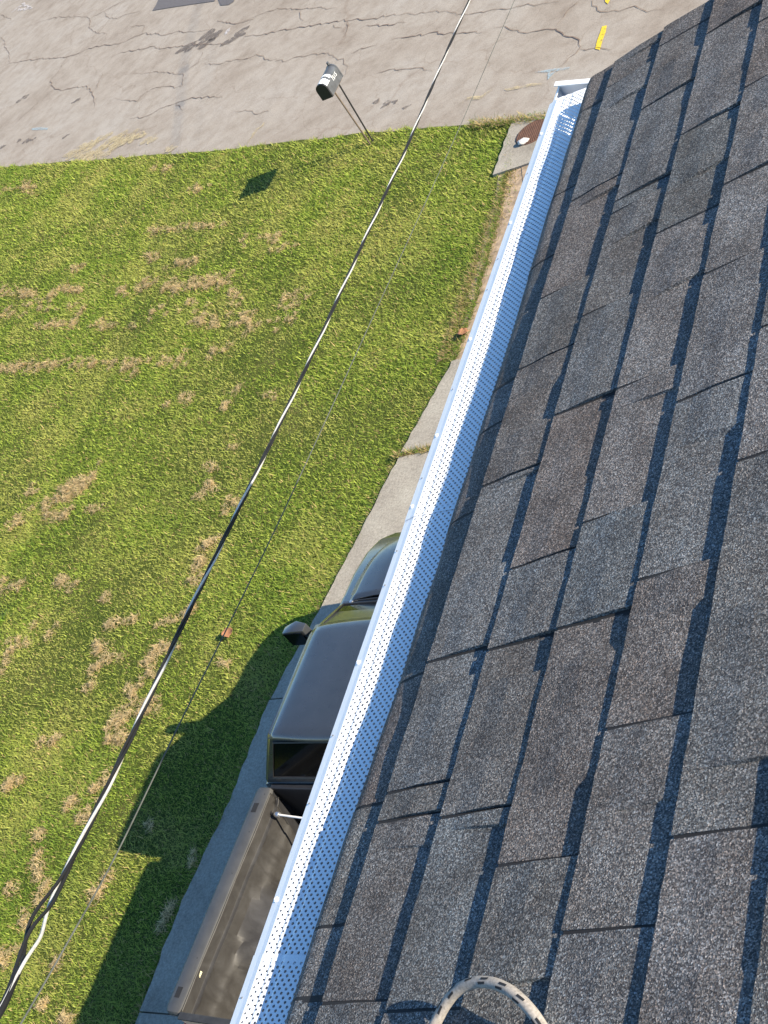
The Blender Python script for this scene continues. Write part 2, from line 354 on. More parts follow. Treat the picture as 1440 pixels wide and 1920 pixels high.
sheet('asphalt_patch', [tuple(at(p, 0)[:2]) for p in [(408, -3), (414, -12), (445, -18), (438, 2), (428, 8), (413, 9)]], -.011, M['patch'], road)  # smaller part of the same painted shadow

# ------------------------------------------------------------------ grass (uncountable: one object) with dry clumps
def S24(l): return [(x / 2.4, 200 + y / 2.4) for x, y in l]
def S3(l): return [(x / 3, 880 + y / 3) for x, y in l]
def S36(l): return [(x / 3.6, 1400 + y / 3.6) for x, y in l]
CL = [(S24(l), wd, k) for l, wd, k in [
    ([(0, 832), (180, 848)], .10, 1.2), ([(210, 865), (240, 838), (300, 832), (380, 825)], .09, 1.0), ([(530, 830), (570, 835)], .09, 1), ([(610, 810), (690, 800)], .12, 1), ([(740, 822), (860, 808), (1010, 785)], .13, 1.5), ([(980, 760), (1010, 820)], .07, .7), ([(1040, 830), (1090, 890)], .09, .8),
    ([(0, 930), (60, 950)], .15, .8), ([(100, 905), (450, 900)], .22, .45), ([(680, 912), (960, 900)], .22, .5), ([(170, 985), (350, 975)], .09, 1), ([(420, 985), (620, 990)], .1, .5), ([(880, 965), (980, 990)], .14, 1), ([(1050, 965), (1140, 995)], .16, 1.2), ([(1230, 970), (1344, 940)], .2, 1), ([(1260, 880), (1344, 835)], .14, .9),
    ([(0, 1182), (130, 1175), (270, 1168)], .11, 1.2), ([(330, 1150), (430, 1160)], .12, 1), ([(480, 1160), (660, 1160)], .14, .9), ([(720, 1150), (820, 1150)], .12, .9), ([(960, 1105), (1000, 1125)], .12, .8),
    ([(640, 682), (720, 680)], .1, .8), ([(780, 705), (910, 700)], .11, .9), ([(680, 560), (860, 550), (1000, 540)], .07, .6), ([(300, 730), (380, 720)], .08, .6), ([(100, 360), (180, 372)], .15, 1), ([(0, 380), (90, 380)], .2, .4), ([(680, 280), (760, 285)], .12, .5), ([(860, 372), (940, 380)], .1, .6), ([(1200, 570), (1300, 640)], .16, .6), ([(1100, 600), (1140, 605)], .08, .6),
    ([(230, 1790), (300, 1740), (400, 1690)], .2, 2.2), ([(200, 1850), (310, 1840)], .12, 1.2), ([(50, 1872), (110, 1868)], .11, 1.2), ([(140, 1735), (170, 1745)], .08, .8), ([(810, 1322), (870, 1320)], .08, .8), ([(1010, 1372), (1080, 1270)], .06, .7), ([(750, 1340), (780, 1340)], .05, .4), ([(1170, 1340), (1230, 1330)], .1, .5), ([(900, 1750), (960, 1740)], .12, .4), ([(1040, 1540), (1090, 1520)], .1, .4), ([(940, 1600), (1000, 1640)], .1, .4)]]
CL += [(S3(l), wd, k) for l, wd, k in [
    ([(300, 170), (500, 60)], .1, .8), ([(0, 660), (180, 650)], .1, .8), ([(310, 640), (430, 652)], .08, .9), ([(590, 700), (600, 735)], .05, .8), ([(540, 960), (560, 1030), (640, 1070)], .06, .9), ([(590, 885), (780, 840)], .06, .8), ([(510, 1125), (590, 1110)], .07, 1), ([(510, 1245), (540, 1180)], .05, .8), ([(1130, 560), (1150, 440), (1230, 400)], .09, 1), ([(1070, 640), (1140, 620)], .08, .9), ([(1000, 880), (1090, 780)], .08, .9), ([(830, 1100), (870, 1020), (1000, 1000)], .09, 1.2), ([(800, 1200), (880, 1130)], .07, 1), ([(740, 1230), (760, 1330)], .08, 1), ([(620, 1430), (760, 1380), (880, 1300)], .12, 1.4), ([(600, 1510), (740, 1500)], .12, 1.2), ([(0, 1150), (60, 1010), (170, 940)], .22, 1.0), ([(290, 905), (330, 900)], .08, .6), ([(1130, 150), (1230, 60)], .09, .8), ([(1240, 1105), (1290, 1090)], .05, .7), ([(900, 865), (940, 860)], .05, .6), ([(1280, 250), (1340, 160)], .12, .8), ([(250, 1500), (350, 1540)], .1, .6), ([(520, 200), (580, 260)], .12, .4)]]
CL += [(S36(l), wd, k) for l, wd, k in [
    ([(40, 330), (80, 240), (180, 230)], .05, .9), ([(450, 420), (520, 380)], .07, 1.1), ([(240, 780), (280, 720)], .05, .9), ([(240, 850), (290, 900), (330, 960)], .06, .9), ([(250, 1060), (290, 1040)], .05, .9), ([(150, 1160), (220, 1200)], .05, .9), ([(0, 1420), (130, 1400)], .07, .9), ([(700, 905), (740, 880)], .05, 1), ([(620, 1015), (720, 970)], .05, .8), ([(1100, 1240), (1180, 1050)], .035, .8), ([(1300, 800), (1315, 700)], .03, .6), ([(260, 1745), (310, 1760)], .05, .9), ([(440, 1840), (520, 1810)], .06, 1), ([(520, 560), (660, 400)], .09, .8), ([(640, 290), (760, 170)], .1, 1), ([(1000, 560), (1050, 540)], .03, .5), ([(240, 610), (300, 620)], .05, .8), ([(380, 1480), (480, 1440)], .07, .5), ([(50, 980), (110, 970)], .05, .7)]]
GX0, GY0, GS, GNX, GNY = -27.0, 1.0, .03, 640, 680
field = np.zeros((GNX, GNY)); minis = []
for px, wd, k in CL:
    P2 = [at(p, 0)[:2] for p in px]
    for a, b in zip(P2, P2[1:]):
        L = np.linalg.norm(b - a); n = max(2, int(k * 20 * (L + .15)))
        for _ in range(n):
            c = a + (b - a) * rng.random() + rng.normal(0, wd * .55, 2); minis.append((c[0], c[1], rng.uniform(.02, .075)))
for cx, cy, r in minis:
    i0, j0 = int((cx - GX0) / GS), int((cy - GY0) / GS); q = int(2.5 * r / GS) + 1
    if i0 < q or j0 < q or i0 >= GNX - q or j0 >= GNY - q: continue
    ii, jj = np.meshgrid(np.arange(i0 - q, i0 + q + 1), np.arange(j0 - q, j0 + q + 1), indexing='ij')
    field[ii, jj] += np.exp(-(((ii - i0) * GS) ** 2 + ((jj - j0) * GS) ** 2) / (2 * (r * .8) ** 2)) * .8
def fld(x, y): return field[np.clip(((x - GX0) / GS).astype(int), 0, GNX - 1), np.clip(((y - GY0) / GS).astype(int), 0, GNY - 1)]
def lawn_mask(x, y):
    e = .14 * (fbm(x * 5, y * 5, 2) - .5)
    m = (x < drive_edge(y) + e * 1.5 + .03) & (y < road_edge(x) + e * 1.2 + .02)
    return m
def in_view(x, y, margin=170):
    c = np.stack([x, y, np.full_like(x, -CAMZ)]); q = RM @ c
    u = q[0] / q[2] * FPX + 720; v = q[1] / q[2] * FPX + 960
    return (q[2] > 0) & (u > -margin) & (u < 1440) & (v > -margin) & (v < 1920 + margin)
def blades(n, region_fn):
    x = rng.uniform(-31, -7.8, n); y = rng.uniform(.6, 23.5, n)
    d = np.sqrt(x * x + y * y + CAMZ ** 2); k = rng.random(n) < np.clip((13.5 / d) ** 1.3, 0, 1)
    inner = in_view(x, y); outer = in_view(x, y, 1000) & ~inner & (rng.random(n) < .45)
    k &= lawn_mask(x, y) & (inner | outer); d = np.where(outer, d * 1.7, d)   # sparser, larger blades beyond the frame
    return x[k], y[k], d[k]
x, y, d = blades(4500000, None); n = len(x)
F = np.clip(fld(x, y), 0, 1.3)
lush = fbm(x * .55 + 9, y * .55, 3); dens = fbm(x * 3.1, y * 3.1, 3)
keep = (rng.random(n) < .55 + .7 * dens) & (rng.random(n) > .55 * np.clip(F, 0, 1)); x, y, d, F, lush, dens = [a[keep] for a in (x, y, d, F, lush, dens)]; n = len(x)
def mkblades(x, y, z0, L, el, wdt, az):
    dx, dy = np.cos(az), np.sin(az); n = len(x)
    V = np.zeros((n, 3, 3), np.float32)
    V[:, 0] = np.stack([x - dy * wdt / 2, y + dx * wdt / 2, z0], 1); V[:, 1] = np.stack([x + dy * wdt / 2, y - dx * wdt / 2, z0], 1)
    V[:, 2] = np.stack([x + dx * L * np.cos(el), y + dy * L * np.cos(el), z0 + L * np.sin(el)], 1)
    return V
sz = np.clip((d / 13.5) ** .7, .9, 1.7)
Lb = rng.uniform(.022, .056, n) * sz * (.75 + .5 * lush); el = R(1) * rng.uniform(2, 50, n); wb = rng.uniform(.007, .0125, n) * sz; tall = rng.random(n) < .05; Lb = np.where(tall, Lb * 1.8, Lb)
V1 = mkblades(x, y, np.full(n, .0), Lb, el, wb, rng.uniform(0, 2 * np.pi, n))
t1 = rng.random(n)[:, None]; base = np.array([.105, .185, .018]) * (1 - t1 ** 1.2) + np.array([.50, .58, .10]) * t1 ** 1.2
ye = np.clip((fbm(x * 1.7, y * 1.7 + 40, 4) - .36) * 2.6 + rng.normal(0, .25, n), 0, 1)[:, None]
base = base * (1 - .55 * ye) + np.array([.54, .49, .15]) * .55 * ye
rich = np.clip((lush - .5) * 3.2, 0, 1)[:, None]; base = base * (1 - .35 * rich) + np.array([.13, .27, .022]) * .35 * rich
dead = (rng.random(n) < .055 + .8 * np.clip(F, 0, 1))[:, None]
tan = np.array([.56, .42, .18]) * rng.uniform(.55, 1.25, (n, 1)); base = np.where(dead, tan, base)
# clump straws, raised a little above the turf
mm = np.array(minis); rep = 30; cx = np.repeat(mm[:, 0], rep); cy = np.repeat(mm[:, 1], rep); cr = np.repeat(mm[:, 2], rep); m2 = len(cx)
rr_ = cr * np.sqrt(rng.random(m2)) * 1.05; aa = rng.uniform(0, 2 * np.pi, m2); sx = cx + rr_ * np.cos(aa); sy = cy + rr_ * np.sin(aa)
hz = .06 * np.clip(1 - (rr_ / cr) ** 2, 0, 1) * rng.uniform(.35, 1, m2) + .008
ok = lawn_mask(sx, sy); sx, sy, hz = sx[ok], sy[ok], hz[ok]; m2 = len(sx)
V2 = mkblades(sx, sy, hz, rng.uniform(.03, .085, m2), R(1) * rng.uniform(-12, 26, m2), rng.uniform(.005, .010, m2), rng.uniform(0, 2 * np.pi, m2))
c2 = np.array([.74, .57, .30]) * rng.uniform(.5, 1.25, (m2, 1))
nf = 9000; fy = rng.uniform(2.5, 15.0, nf); fx = drive_edge(fy) + .02 + .05 * (vnoise(fy * 6, fy * 0 + 2) - .5) + np.abs(rng.normal(0, .03, nf)) - .03
jx = rng.uniform(-8.45, -6.6, 1500); jy = 9.21 + rng.normal(0, .022, 1500) + .03 * (vnoise(jx * 5, jx * 0) - .5)
ex = rng.uniform(-9.3, -7.2, 2200); ey = road_edge(ex) - .02 + rng.normal(0, .05, 2200)
sx3 = -8.36 + np.abs(rng.normal(0, .13, 3000)); sy3 = rng.uniform(10.6, 14.05, 3000)
fx = np.r_[fx, sx3, jx, ex]; fy = np.r_[fy, sy3, jy, ey]; nf = len(fx)
V3 = mkblades(fx, fy, np.r_[np.full(12000, .014), np.full(3700, .045)], rng.uniform(.03, .10, nf), R(1) * rng.uniform(5, 55, nf), rng.uniform(.006, .010, nf), rng.uniform(0, 2 * np.pi, nf))
c3 = np.where(rng.random((nf, 1)) < np.r_[np.full((9000, 1), .3), np.full((3000, 1), .75), np.full((3700, 1), .7)], np.array([.46, .35, .16]), np.array([.16, .25, .03])) * rng.uniform(.5, 1.3, (nf, 1))
VV = np.concatenate([V1.reshape(-1, 3), V2.reshape(-1, 3), V3.reshape(-1, 3)]); CC = np.concatenate([np.repeat(base, 3, 0), np.repeat(c2, 3, 0), np.repeat(c3, 3, 0)])
me = bpy.data.meshes.new('grass'); nv = len(VV); me.vertices.add(nv); me.vertices.foreach_set('co', VV.ravel().astype(np.float32))
me.loops.add(nv); me.loops.foreach_set('vertex_index', np.arange(nv, dtype=np.int32)); me.polygons.add(nv // 3)
me.polygons.foreach_set('loop_start', np.arange(0, nv, 3, dtype=np.int32)); me.update(calc_edges=True)
at_ = me.attributes.new('tint', 'FLOAT_COLOR', 'POINT'); at_.data.foreach_set('color', np.concatenate([CC, np.ones((nv, 1))], 1).astype(np.float32).ravel())
me.materials.append(M['grass']); grass = bpy.data.objects.new('grass', me); link(grass)
tag(grass, 'mown green lawn grass with dry tan clippings lying in clumps', 'grass', kind='stuff')
print('grass tris', nv // 3)

# ------------------------------------------------------------------ house: walls, roof, shingles, gutter
house = empty('house', (2.4, -3, 0)); tag(house, 'tall house with dark grey asphalt shingle roof and white perforated gutter guard at its eave', 'house')
def hb(name, mb, mat, **k):
    o = mb.build(name, mat, None, **k); o.parent = house; o.matrix_parent_inverse = Matrix.Translation(-Vector(house.location)); return o
U0 = -1.6107; EXPO = .1432; RAKE = 2.822; HY0 = -9.0; XR = 4.2       # XR: ridge x
uR = (XR - HROOF * SP) / CP
# walls (gable box), roof deck (two slopes)
ze = CAMZ + (-1.70) * SP - HROOF * CP
wb_ = MB(); x0, x1 = -.95, 2 * XR + .95; zr = CAMZ + uR * SP - HROOF * CP - .05; zw = ze - .02
sec = lambda yy: [(x0, yy, 0), (x1, yy, 0), (x1, yy, zw), (XR, yy, zr - .12), (x0, yy, zw)]
wb_.loft([sec(HY0 + .25), sec(RAKE - .25)]); hb('wall', wb_, M['siding'])
dk = MB(); T = .03
def roofsec(yy):
    a = roofpt(-1.668, yy, -.004); rdg = roofpt(uR, yy, -.004); m_ = (2 * XR - a[0], yy, a[2])
    return [a, rdg, m_, (m_[0], yy, m_[2] - T), (rdg[0], yy, rdg[2] - T), (a[0], yy, a[2] - T)]
dk.loft([roofsec(HY0), roofsec(RAKE - .012)])
roof = hb('roof', dk, M['deck'])
fas = MB(); fas.box(-1.325, -1.30, HY0, RAKE - .01, 6.66, 6.84); fas.box(-1.30, -.95, HY0, RAKE - .02, 6.66, 6.675); hb('fascia', fas, M['white_metal'])
rkb = MB(); ra = roofpt(-1.62, 0, -.04); rb = roofpt(uR, 0, -.04)
for sgn in (0, 1):
    q = [(ra[0], ra[2]), (rb[0], rb[2]), (rb[0], rb[2] - .14), (ra[0], ra[2] - .14)]
    if sgn: q = [(2 * XR - a, b) for a, b in q]
    rkb.loft([[(a, RAKE - .045, b) for a, b in q], [(a, RAKE - .018, b) for a, b in q]])
hb('rake_board', rkb, M['white_metal'])

UB = -1.672                       # below this the eave course droops over the drip edge
EY = [.4, .85, 1.12, 2.0, 2.35, 2.8]
def eave_map(u, n, y=0.6):
    ub = float(np.interp(y, EY, [-1.668, -1.665, -1.630, -1.634, -1.668, -1.690]))
    if u >= ub: return (u * CP + HROOF * SP - n * SP, CAMZ + u * SP - HROOF * CP + n * CP)
    t1 = R(float(np.interp(y, EY, [27.5, 27, 27.2, 27.0, 26.3, 26])) + 1.5 * math.sin(y * 7.3 + .6) * math.sin(y * 17.1) - .4)
    d = ub - u; dl = max(.03, ub - (U0 - .112)); th2 = R(47)
    xq, zq = ub * CP + HROOF * SP, CAMZ + ub * SP - HROOF * CP; st = 14; th = PIT
    for k in range(st):
        s = (k + .5) * d / st; a = min(1, s / .022); b = min(1, max(0, (s - (dl - .042)) / .020))
        th = (PIT + (t1 - PIT) * a) * (1 - b) + th2 * b; xq -= math.cos(th) * d / st; zq -= math.sin(th) * d / st
    return (xq - n * math.sin(th), zq + n * math.cos(th))
JT = {-1: [.6, .707, .903, 1.138, 1.476, 1.692, 1.805, 2.152, 2.376, 2.679],
      0: [.586, .862, .911, 1.148, 1.519, 1.808, 2.004, 2.30, 2.695],
      1: [.567, .846, 1.131, 1.287, 1.622, 1.871, 2.161, 2.198, 2.497, 2.725],
      2: [.753, 1.128, 1.328, 1.614, 2.005, 2.297, 2.638],
      3: [.647, .927, 1.17, 1.514, 1.807, 2.041], 4: [.75, 1.33]}
def joints(c, ylo):
    rr = random.Random(c * 31 + 5); js = list(JT.get(c, []))
    if c in JT:
        y = js[0]
        while y > ylo: y -= rr.uniform(.22, .5); js.insert(0, y)
        y = js[-1]
        if c >= 3:
            while y < RAKE - .35: y += rr.uniform(.2, .45); js.append(y)
    else:
        y = ylo - rr.uniform(0, .3); js = [y]
        while y < RAKE - .3: y += rr.uniform(.24, .52); js.append(y)
    return [j for j in js if j < RAKE - .05] + [RAKE - (.02 if c >= 0 else 0) + rr.uniform(-.004, .004)]
def shingle_geo(c, ya, yb, seed):
    rr = random.Random(seed); u = U0 + c * EXPO
    us = U0 if c == -1 else u
    # thickness profile along y: laminated tabs give steps
    segs = []; y = ya; tk = rr.choice([.0003, .0056])
    while y < yb:
        L = rr.uniform(.07, .26); segs.append((y, min(y + L, yb), tk + rr.uniform(-.0006, .0006), rr.uniform(-.10, .10), rr.choice([.001, .001, .001, .003, .006, .012]))); y += L
        tk = .0056 if tk < .002 else .0003
        if rr.random() < .2: tk = .0034
    if c == -1: segs = [(a, b, .0046 + t * .12, k, e) for a, b, t, k, e in segs]
    ycols = []
    for i, (a, b, t, k, _e) in enumerate(segs):
        m_ = max(1, int((b - a) / .022)); 
        e0 = segs[i - 1][4] if i else 0; e1 = segs[i][4] if i < len(segs) - 1 else 0
        for j in range(m_ + 1):
            ycols.append((a + e0 + (b - e1 - a - e0) * j / m_, t, k if i and j == 0 else (segs[i + 1][3] if j == m_ and i < len(segs) - 1 else 0)))
    if c == -1: srows = [-.112, -.108, -.100, -.092, -.084, -.078, -.072, -.066, -.058, -.045, -.02, .0, .04]
    else: srows = [0, .004, .03, .07, .11, .15, .19]
    V = []; F = []; nr = len(srows); nc = len(ycols); wv = rr.uniform(0, 6)
    lift = rr.uniform(-.0003, .0006)
    for i, s in enumerate(srows):
        for (yy, t, sk) in ycols:
            ss = s + (rr.uniform(-.0011, .0011) if i == 0 else 0)
            if c == -1:
                if i <= 1: ss += .003 * math.sin(yy * 9 + wv) + .002 * math.sin(yy * 23)
                xz = eave_map(us + ss, t * np.interp(s, [-.07, -.035], [1, .30]) + .0005 * math.sin(yy * 30), yy)
                V.append((xz[0], yy + sk * (s + .1), xz[1]))
            else:
                w_ = min(1, s / .145); tt = (.0112 + lift) * (1 - w_) + t * min(1, max(0, (s - .02) / .06)) * (1 if s < .16 else .2) + .0004 * math.sin(yy * 40 + s * 60)
                V.append(roofpt(us + ss, min(max(yy + sk * s, ya), yb), tt))
    for i in range(nr - 1):
        for j in range(nc - 1): F.append((i * nc + j, i * nc + j + 1, (i + 1) * nc + j + 1, (i + 1) * nc + j))
    top = len(F)
    # butt face
    b0 = len(V)
    for j in range(nc):
        if c == -1:
            xz = eave_map(us + srows[0] + .0015, -.0015, V[j][1]); V.append((xz[0], V[j][1], xz[1]))
        else: V.append(roofpt(us + .0008, V[j][1], -.0006))
    for j in range(nc - 1): F.append((j + 1, j, b0 + j, b0 + j + 1))
    # ends
    for jj in (0, nc - 1):
        e0 = len(V)
        for i in range(nr):
            p = V[i * nc + jj]
            if c == -1: xz = eave_map(us + srows[i], -.0015, p[1]); V.append((xz[0], p[1], xz[1]))
            else: V.append(roofpt(us + srows[i], p[1], -.0008))
        for i in range(nr - 1):
            q = (i * nc + jj, (i + 1) * nc + jj, e0 + i + 1, e0 + i); F.append(q if jj == 0 else q[::-1])
    top_n = len(F)
    e0 = len(V)
    for i, s in enumerate(srows):
        p = V[i * nc]; fr = .88
        for yy in (p[1] + .0004, p[1] - .0095):
            if c == -1: xz = eave_map(us + s + (.004 if i == 0 else 0), ycols[0][1] * fr * np.interp(s, [-.07, -.035], [1, .30]), yy); V.append((xz[0], yy, xz[1]))
            else:
                w_ = min(1, s / .145); V.append(roofpt(us + s + (.003 if i == 0 else 0), yy, .0108 * fr * (1 - w_) + .0004))
    for i in range(nr - 1): F.append((e0 + 2 * i, e0 + 2 * i + 2, e0 + 2 * i + 3, e0 + 2 * i + 1))
    b0 = len(V)
    for k in (0, 1):
        p = V[e0 + k]; V.append((p[0] + .002 * SP, p[1], p[2] - .006))
    F.append((e0, e0 + 1, b0 + 1, b0))
    return V, F, top_n
def lin(o, parent):
    o.parent = parent; o.matrix_parent_inverse = Matrix.Translation(-Vector(house.location)) if parent == house else Matrix.Identity(4); return o
npc = 0; rest = MB()
for c in range(-1, 38):
    u = U0 + c * EXPO
    if u > uR - .1: break
    js = joints(c, .1)
    pieces = list(zip(js, js[1:]))
    y = js[0]; rr = random.Random(900 + c); extra = []
    while y > HY0: 
        L = rr.uniform(.5, 1.0); extra.append((max(HY0, y - L), y)); y -= L
    for (a, b) in pieces + extra:
        gap = .0052
        V, F, tn = shingle_geo(c, a + gap / 2 + random.uniform(0, .0006), b - gap / 2 - random.uniform(0, .0008), int(c * 1000 + a * 377) + 4)
        if c <= 11 and b > -.4:
            og = V[0]; o = mesh('shingle', V, F, [M['shingle'], M['asphalt_black']], None, origin=og, mi=[0] * tn + [1] * (len(F) - tn)); lin(o, roof); npc += 1
        else: rest.add(V, F)
ro = mesh('shingle_field', rest.v, rest.f, M['shingle']); lin(ro, roof); tag(ro, kind='stuff')
# other slope: mirrored plain strips
oth = MB()
for c in range(-1, 38):
    u = U0 + c * EXPO
    if u > uR - .1: break
    p = [roofpt(u, 0, .010), roofpt(u + EXPO + .01, 0, .002), roofpt(u, 0, 0)]
    for k in range(18):
        a = HY0 + (RAKE - HY0) * k / 18 + .0; b = HY0 + (RAKE - HY0) * (k + 1) / 18 - .003
        oth.add([(2 * XR - p[0][0], a, p[0][2]), (2 * XR - p[0][0], b, p[0][2]), (2 * XR - p[1][0], b, p[1][2]), (2 * XR - p[1][0], a, p[1][2]), (2 * XR - p[2][0], a, p[2][2]), (2 * XR - p[2][0], b, p[2][2])],
                [(0, 1, 2, 3), (0, 4, 5, 1)])
oo = mesh('shingle_field', oth.v, oth.f, M['shingle']); lin(oo, roof); tag(oo, kind='stuff')
cap = MB(); rg = roofpt(uR, 0, .012)
cap.loft([[(rg[0] - .14, yy, rg[2] - .028), (rg[0], yy, rg[2] + .012), (rg[0] + .14, yy, rg[2] - .028), (rg[0], yy, rg[2] - .03)] for yy in (HY0, RAKE)]); co = cap.build('ridge_cap', M['shingle']); lin(co, roof)
print('shingle pieces', npc)
# black asphalt sheet under the slots (headlap of the courses below)
ul = MB(); ul.grid([[(lambda q: (q[0], yy, q[1]))(eave_map(u, -.0028, yy)) for yy in [HY0 + .01] + list(np.linspace(.1, RAKE - .004, 90))] for u in list(np.linspace(U0 - .107, U0 - .01, 14)) + [uR - .02]]); uo = ul.build('underlayment', M['asphalt_black']); lin(uo, roof)

# gutter ---------------------------------------------------------------
GY1 = 2.955
gp_ = [(-1.338, 6.832), (-1.338, 6.715), (-1.425, 6.715), (-1.452, 6.735), (-1.452, 6.765), (-1.492, 6.800), (-1.4965, 6.8255), (-1.490, 6.8270)]
gm = MB(); inn = [(a + (.002 if i < 2 else 0) * -1 + (.0016 if i >= 3 else 0), b + (.0016 if i in (1, 2) else 0)) for i, (a, b) in enumerate(gp_)]
gm.grid([[(a, yy, b) for a, b in gp_] for yy in np.linspace(HY0, GY1, 8)])
gutter = gm.build('gutter', M['white_metal'], smooth=False); lin(gutter, house); gutter.location = (-.010, 0, -.011)
sol = gutter.modifiers.new('thickness', 'SOLIDIFY'); sol.thickness = .0012; sol.offset = 1
ec = MB(); ecp = [(-1.338, 6.838), (-1.338, 6.715), (-1.425, 6.715), (-1.452, 6.735), (-1.452, 6.765), (-1.492, 6.800), (-1.4975, 6.838)]
sk_ = lambda x: -.42 * (x + 1.4975)
ec.loft([[(a, yy + sk_(a), b) for a, b in ecp] for yy in (GY1 - .002, GY1 + .003)])
ec.loft([[(a, yy + sk_(a), b) for a, b in ((-1.4985, 6.8385), (-1.34, 6.8385), (-1.34, 6.8405), (-1.4985, 6.8405))] for yy in (GY1 - .016, GY1 + .003)])
ecap = ec.build('end_cap', M['white_metal']); lin(ecap, gutter)
# perforated guard panels
PITCH, ROWW = .0134, .00635
def gz(x):
    pr = [(-1.500, 6.8312), (-1.4845, 6.8357), (-1.4735, 6.8396), (-1.4590, 6.8402), (-1.4555, 6.8372), (-1.4520, 6.8400), (-1.4415, 6.8404), (-1.4385, 6.8388), (-1.4300, 6.8392), (-1.4265, 6.8406), (-1.330, 6.8412)]
    return float(np.interp(x, [p[0] for p in pr], [p[1] for p in pr]))
def guard(y0, y1, dz, xs0):
    mb = MB()
    # plain front flange + strip
    fl = [-1.500, -1.4990, -1.4845, -1.4835, -1.4735, xs0]
    zz = [6.8235 + dz] + [gz(x) + dz for x in fl[1:]]
    mb.grid([[(x, yy, z) for x, z in zip(fl, zz)] for yy in (y0, y1)])
    i = 0; x = xs0
    while x < -1.336:
        cy = y0 + (PITCH / 2 if i % 2 else 0)
        if i % 2: mb.grid([[(xx, yy, gz(xx) + dz) for xx in (x, x + ROWW)] for yy in (y0, cy)])
        while cy + PITCH <= y1 + 1e-6:
            mx, my = x + ROWW / 2, cy + PITCH / 2; r = .0019 if i < 4 else .0026
            ang = [-math.pi * .75 + k * math.pi / 4 for k in range(8)]
            inn = [(mx + r * math.cos(t), my + r * math.sin(t)) for t in ang]
            out = [(x, cy), (mx, cy), (x + ROWW, cy), (x + ROWW, my), (x + ROWW, cy + PITCH), (mx, cy + PITCH), (x, cy + PITCH), (x, my)]
            V = [(a, b, gz(a) + dz) for a, b in out + inn]
            mb.add(V, [(k, (k + 1) % 8, 8 + (k + 1) % 8, 8 + k) for k in range(8)]); cy += PITCH
        if cy < y1 - 1e-4: mb.grid([[(xx, yy, gz(xx) + dz) for xx in (x, x + ROWW)] for yy in (cy, y1)])
        x += ROWW; i += 1
    o = mesh('guard_panel', mb.v, mb.f, M['white_metal']); lin(o, gutter)
    # make normals face up
    o.data.update(); return o
XS0 = -1.4719
guard(1.556, 2.875, .0010, XS0); guard(.672, 1.572, -.0002, XS0); guard(-.35, .688, .0011, XS0)
def screw(y, r=.0036):
    mb = MB(); mb.lathe([(0, .0032), (r * .55, .0030), (r, .0012), (r * 1.3, .0008), (r * 1.35, 0)], 10, 'z')
    x = -1.4905; o = mb.build('screw', M['white_metal'], smooth=True); o.location = (x, y, gz(x) + .0012); lin(o, gutter)
for y in (.33, .78, 1.23, 1.588, 1.772, 2.047, 2.423, 2.75): screw(y)
dh = MB(); 
for y in (.55, .62, .95, 1.08, 1.4, 1.48, 1.66, 1.9, 2.2, 2.3, 2.6):
    o = MB().lathe([(0, .0006), (.0016, .0006), (.0017, 0)], 8, 'z').build('weep_hole', M['galv']); o.location = (-1.4905, y, gz(-1.4905) + .0013); lin(o, gutter)

# ------------------------------------------------------------------ service cables
def zc(y): return 5.0 + (.030 * (8 - y) ** 2 if y < 8 else .0078 * (y - 8) ** 2)
def trace(px, zf):
    out = []
    for p in px:
        z = 5.0
        for _ in range(12): z = zf(at(p, z)[1])
        out.append(at(p, z))
    return out
C1 = trace([(880, 0), (832, 110), (762, 278), (692, 430), (640, 545), (590, 655), (508, 830), (430, 990), (345, 1165), (265, 1340), (200, 1480), (118, 1645), (68, 1735), (30, 1830), (0, 1900)], zc)
def zc2(y): return 5.1 + (.028 * (8 - y) ** 2 if y < 8 else .0062 * (y - 8) ** 2)
C2 = trace([(965, 0), (915, 115), (865, 232), (800, 375), (715, 560), (610, 790), (520, 985), (420, 1190), (330, 1370), (205, 1632), (130, 1760), (50, 1905)], zc2)
POLE = np.array([-3.55, 27.0]); MAST = np.array([-1.62, -1.3])
def extend(C, zf, zp, zn):
    C = [np.array(c) for c in C]; a = C[0]; up = []
    for t in np.linspace(0, 1, 9)[1:]:
        q = a[:2] * (1 - t) + POLE * t; up.append(np.array([q[0], q[1], zf(q[1]) * (1 - t ** 3) + zp * t ** 3]))
    b = C[-1]; dn = []
    for t in np.linspace(0, 1, 6)[1:]:
        q = b[:2] * (1 - t) + MAST * t; dn.append(np.array([q[0], q[1], b[2] * (1 - t) + zn * t]))
    return up[::-1] + C + dn
def resample(C, step):
    C = np.array(C); s = np.r_[0, np.cumsum(np.linalg.norm(np.diff(C, axis=0), axis=1))]; t = np.arange(0, s[-1], step)
    P = np.stack([np.interp(t, s, C[:, k]) for k in range(3)], 1)
    for _ in range(6): P[1:-1] = P[1:-1] * .5 + (P[:-2] + P[2:]) * .25
    return P
M['neutral'] = plain('bare_aluminium_strand', (.48, .475, .46), .45, .15, .2, 60)
M['cable_black'] = plain('black_cable_jacket', (.012, .012, .013), .6, 0, .25, 14, .25)
M['cable_grey'] = plain('grey_drop_wire', (.085, .09, .08), .7, 0, .25, 14, .2)
P1 = resample(extend(C1, zc, 7.6, 7.55), .014)
cab = empty('service_cable', tuple(P1[len(P1) // 2])); tag(cab, 'thick twisted overhead cable of one bare bright strand and black insulated strands above the lawn', 'cable')
def par(o, e): o.parent = e; o.matrix_parent_inverse = Matrix.Translation(-Vector(e.location)); return o
YSP = float(C1[12][1])   # where the strands spread before the sleeve
